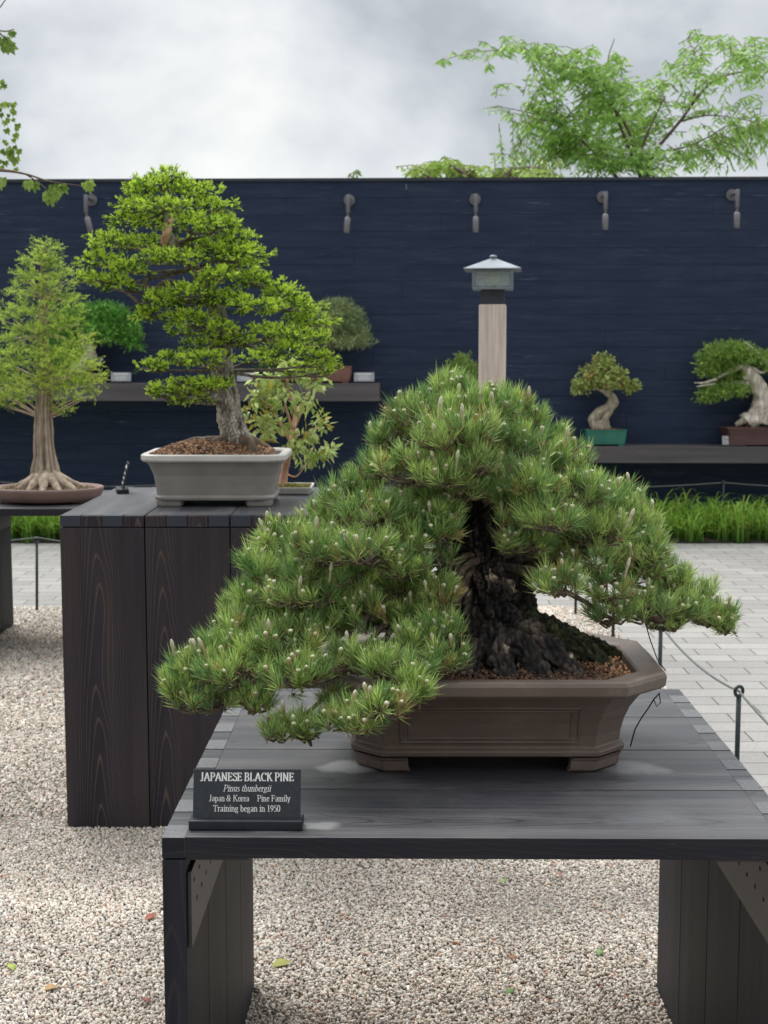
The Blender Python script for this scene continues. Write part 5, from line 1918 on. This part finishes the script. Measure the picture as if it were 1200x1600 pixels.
def left_tree():
    rng = np.random.default_rng(81)
    rg = random.Random(81)
    d = 5.6
    pc = Vector((P(-420, 800, d).x, d, 0))
    t = empty('maple_tree', pc)
    tag(t, 'overhanging tree branches with lobed green leaves entering at upper left', 'tree')

    def loc(px, py, dd=0.0):
        return P(px, py, d + dd) - pc
    mb = MB()
    limb(mb, [Vector((0, 0, 0)), Vector((.05, 0, 1.0)), loc(-400, 300), loc(-380, 50), loc(-300, -300)], [.13, .10, .08, .06, .04], 16, 8, .12, 4)
    limb(mb, [loc(-400, 300), loc(-250, 270), loc(-100, 262), loc(0, 266), (loc(40, 272)), loc(80, 284), loc(125, 290)], [.04, .022, .012, .006, .004, .003, .0015], 8, 7, .1, 10)
    limb(mb, [loc(40, 272), loc(60, 285), loc(78, 300)], [.003, .002, .001], 6, 5, .1, 10)
    limb(mb, [loc(-390, 150), loc(-200, 160, .5), loc(-60, 200, .8), loc(0, 215, .9)], [.03, .018, .009, .002], 8, 7, .1, 10)
    limb(mb, [loc(-380, 50), loc(-180, 20), loc(-40, 30), loc(12, 62)], [.03, .018, .008, .002], 8, 7, .1, 10)
    limb(mb, [loc(-200, 20), loc(-60, 40, .3), loc(-10, 20, .3), loc(12, -5, .3)], [.018, .006, .003, .002], 8, 7, .1, 10)
    limb(mb, [loc(-60, 30, .3), loc(0, 48, .3), loc(22, 46, .3)], [.006, .003, .002], 8, 7, .1, 10)
    mb.build('trunk', M['brownbark'], t)
    V, Fs, CC = [], [], []

    def leaf(p_, down, size, col):
        # a palmate leaf: five pointed lobes from one stalk point
        dn = Vector(down).normalized()
        sd = dn.cross(Vector((rg.uniform(-.5, .5), 1, rg.uniform(-.5, .5)))).normalized()
        for k_, (an, l_) in enumerate(((-1.25, .6), (-.6, .85), (0, 1.05), (.6, .85), (1.25, .6))):
            dd = dn * math.cos(an) + sd * math.sin(an)
            dd.y += rg.uniform(-.25, .25)
            ww = dd.cross(Vector((0, 1, 0))).normalized() * size * .24
            m = Vector(p_) + dd * size * l_ * .5
            b = len(V)
            V.extend([tuple(p_), tuple(m + ww), tuple(Vector(p_) + dd * size * l_), tuple(m - ww)])
            Fs.append((b, b + 1, b + 2, b + 3))
            c_ = np.array(col) * rg.uniform(.8, 1.2)
            CC.extend([c_] * 4)
    for (px, py, n_, rx, ry, dd, sz) in ((3, 62, 5, 10, 14, 0, .055), (24, 46, 4, 8, 6, .3, .03), (8, 172, 14, 16, 12, .9, .032), (10, 198, 12, 22, 14, .9, .032), (22, 238, 8, 12, 10, .6, .036), (10, 225, 10, 14, 12, .9, .03),
                                        (4, 130, 4, 4, 5, .9, .03), (44, 282, 5, 10, 5, 0, .046), (84, 294, 6, 13, 8, 0, .050), (76, 304, 3, 5, 5, 0, .050), (132, 288, 3, 7, 4, 0, .046), (0, 282, 4, 5, 6, 0, .045), (14, 255, 5, 12, 8, .6, .03),
                                        (-60, 200, 60, 50, 70, .6, .04), (-60, 40, 50, 50, 60, .2, .05)):
        for i in range(n_):
            p_ = loc(px + rg.uniform(-rx, rx), py + rg.uniform(-ry, ry), dd + rg.uniform(-.05, .05))
            tn = rg.random()
            col = np.array((.12, .22, .04)) * (1 - tn) + np.array((.36, .50, .11)) * tn
            leaf(p_, (rg.uniform(-.5, .8), rg.uniform(-.3, .3), -1), sz * .84 * rg.uniform(.75, 1.15), col)
    np_mesh('crown', np.array(V), np.array(Fs), np.array(CC), M['leaf'], t)


left_tree()


# ------------------------------------------------------------------ fallen leaves on the gravel
def fallen(px, py, size, col, rz, label):
    r = ray(px, py)
    size = size * .85
    tt_ = (.016 - EYE) / r.z
    q = Vector((0, 0, EYE)) + r * tt_
    m = speck('fallen_' + label.split()[1], tuple(c * .8 for c in col), col, 60, .6, .2)
    mb = MB()
    n = 10
    for i in range(n + 1):
        s = i / n
        wv = math.sin(PI * s ** .8) * size * .36
        x = (s - .5) * size
        zc = .004 * math.sin(PI * s) + (.010 if s > .8 else 0) * (s - .8) * 5
        for k in (-1, 0, 1):
            mb.v.append((x, k * wv, zc + abs(k) * .25 * wv))
    for i in range(n):
        for k in range(2):
            a = i * 3 + k
            mb.face([a, a + 1, a + 4, a + 3], None, 0, True)
    o = mb.build('fallen_leaf', m)
    o.location = q
    o.rotation_euler = (R(8), R(-6), rz)
    so_ = o.modifiers.new('thick', 'SOLIDIFY')
    so_.thickness = .0006
    tag(o, label, 'leaf', 'fallen leaves on the gravel')


for a in ((797, 1551, .034, (.12, .24, .05), .5, 'small bright green fallen leaf lowest under the near table'),
          (937, 1489, .034, (.20, .32, .10), 1.2, 'small pale green fallen leaf under the table near its right panel'),
          (440, 1508, .060, (.34, .34, .08), .1, 'long yellowish fallen leaf under the table near its left panel'),
          (786, 1378, .032, (.28, .36, .14), .4, 'small light green fallen leaf just below the table front edge'),
          (17, 1512, .038, (.42, .50, .10), 2.2, 'small yellow green fallen leaf at the lower left corner'),
          (236, 1434, .044, (.34, .11, .06), .8, 'small red fallen leaf left of the near table'),
          (80, 1545, .040, (.44, .27, .11), .3, 'small orange fallen leaf in the gravel at far lower left'),
          (800, 1497, .036, (.32, .15, .08), 1.9, 'small rusty fallen leaf above the lowest green one'),
          (873, 1368, .034, (.34, .17, .10), 2.6, 'small rust red fallen leaf below the table edge right of centre'),
          (228, 1565, .034, (.28, .09, .07), 2.9, 'small dark red fallen leaf beside the left table panel')):
    fallen(*a)
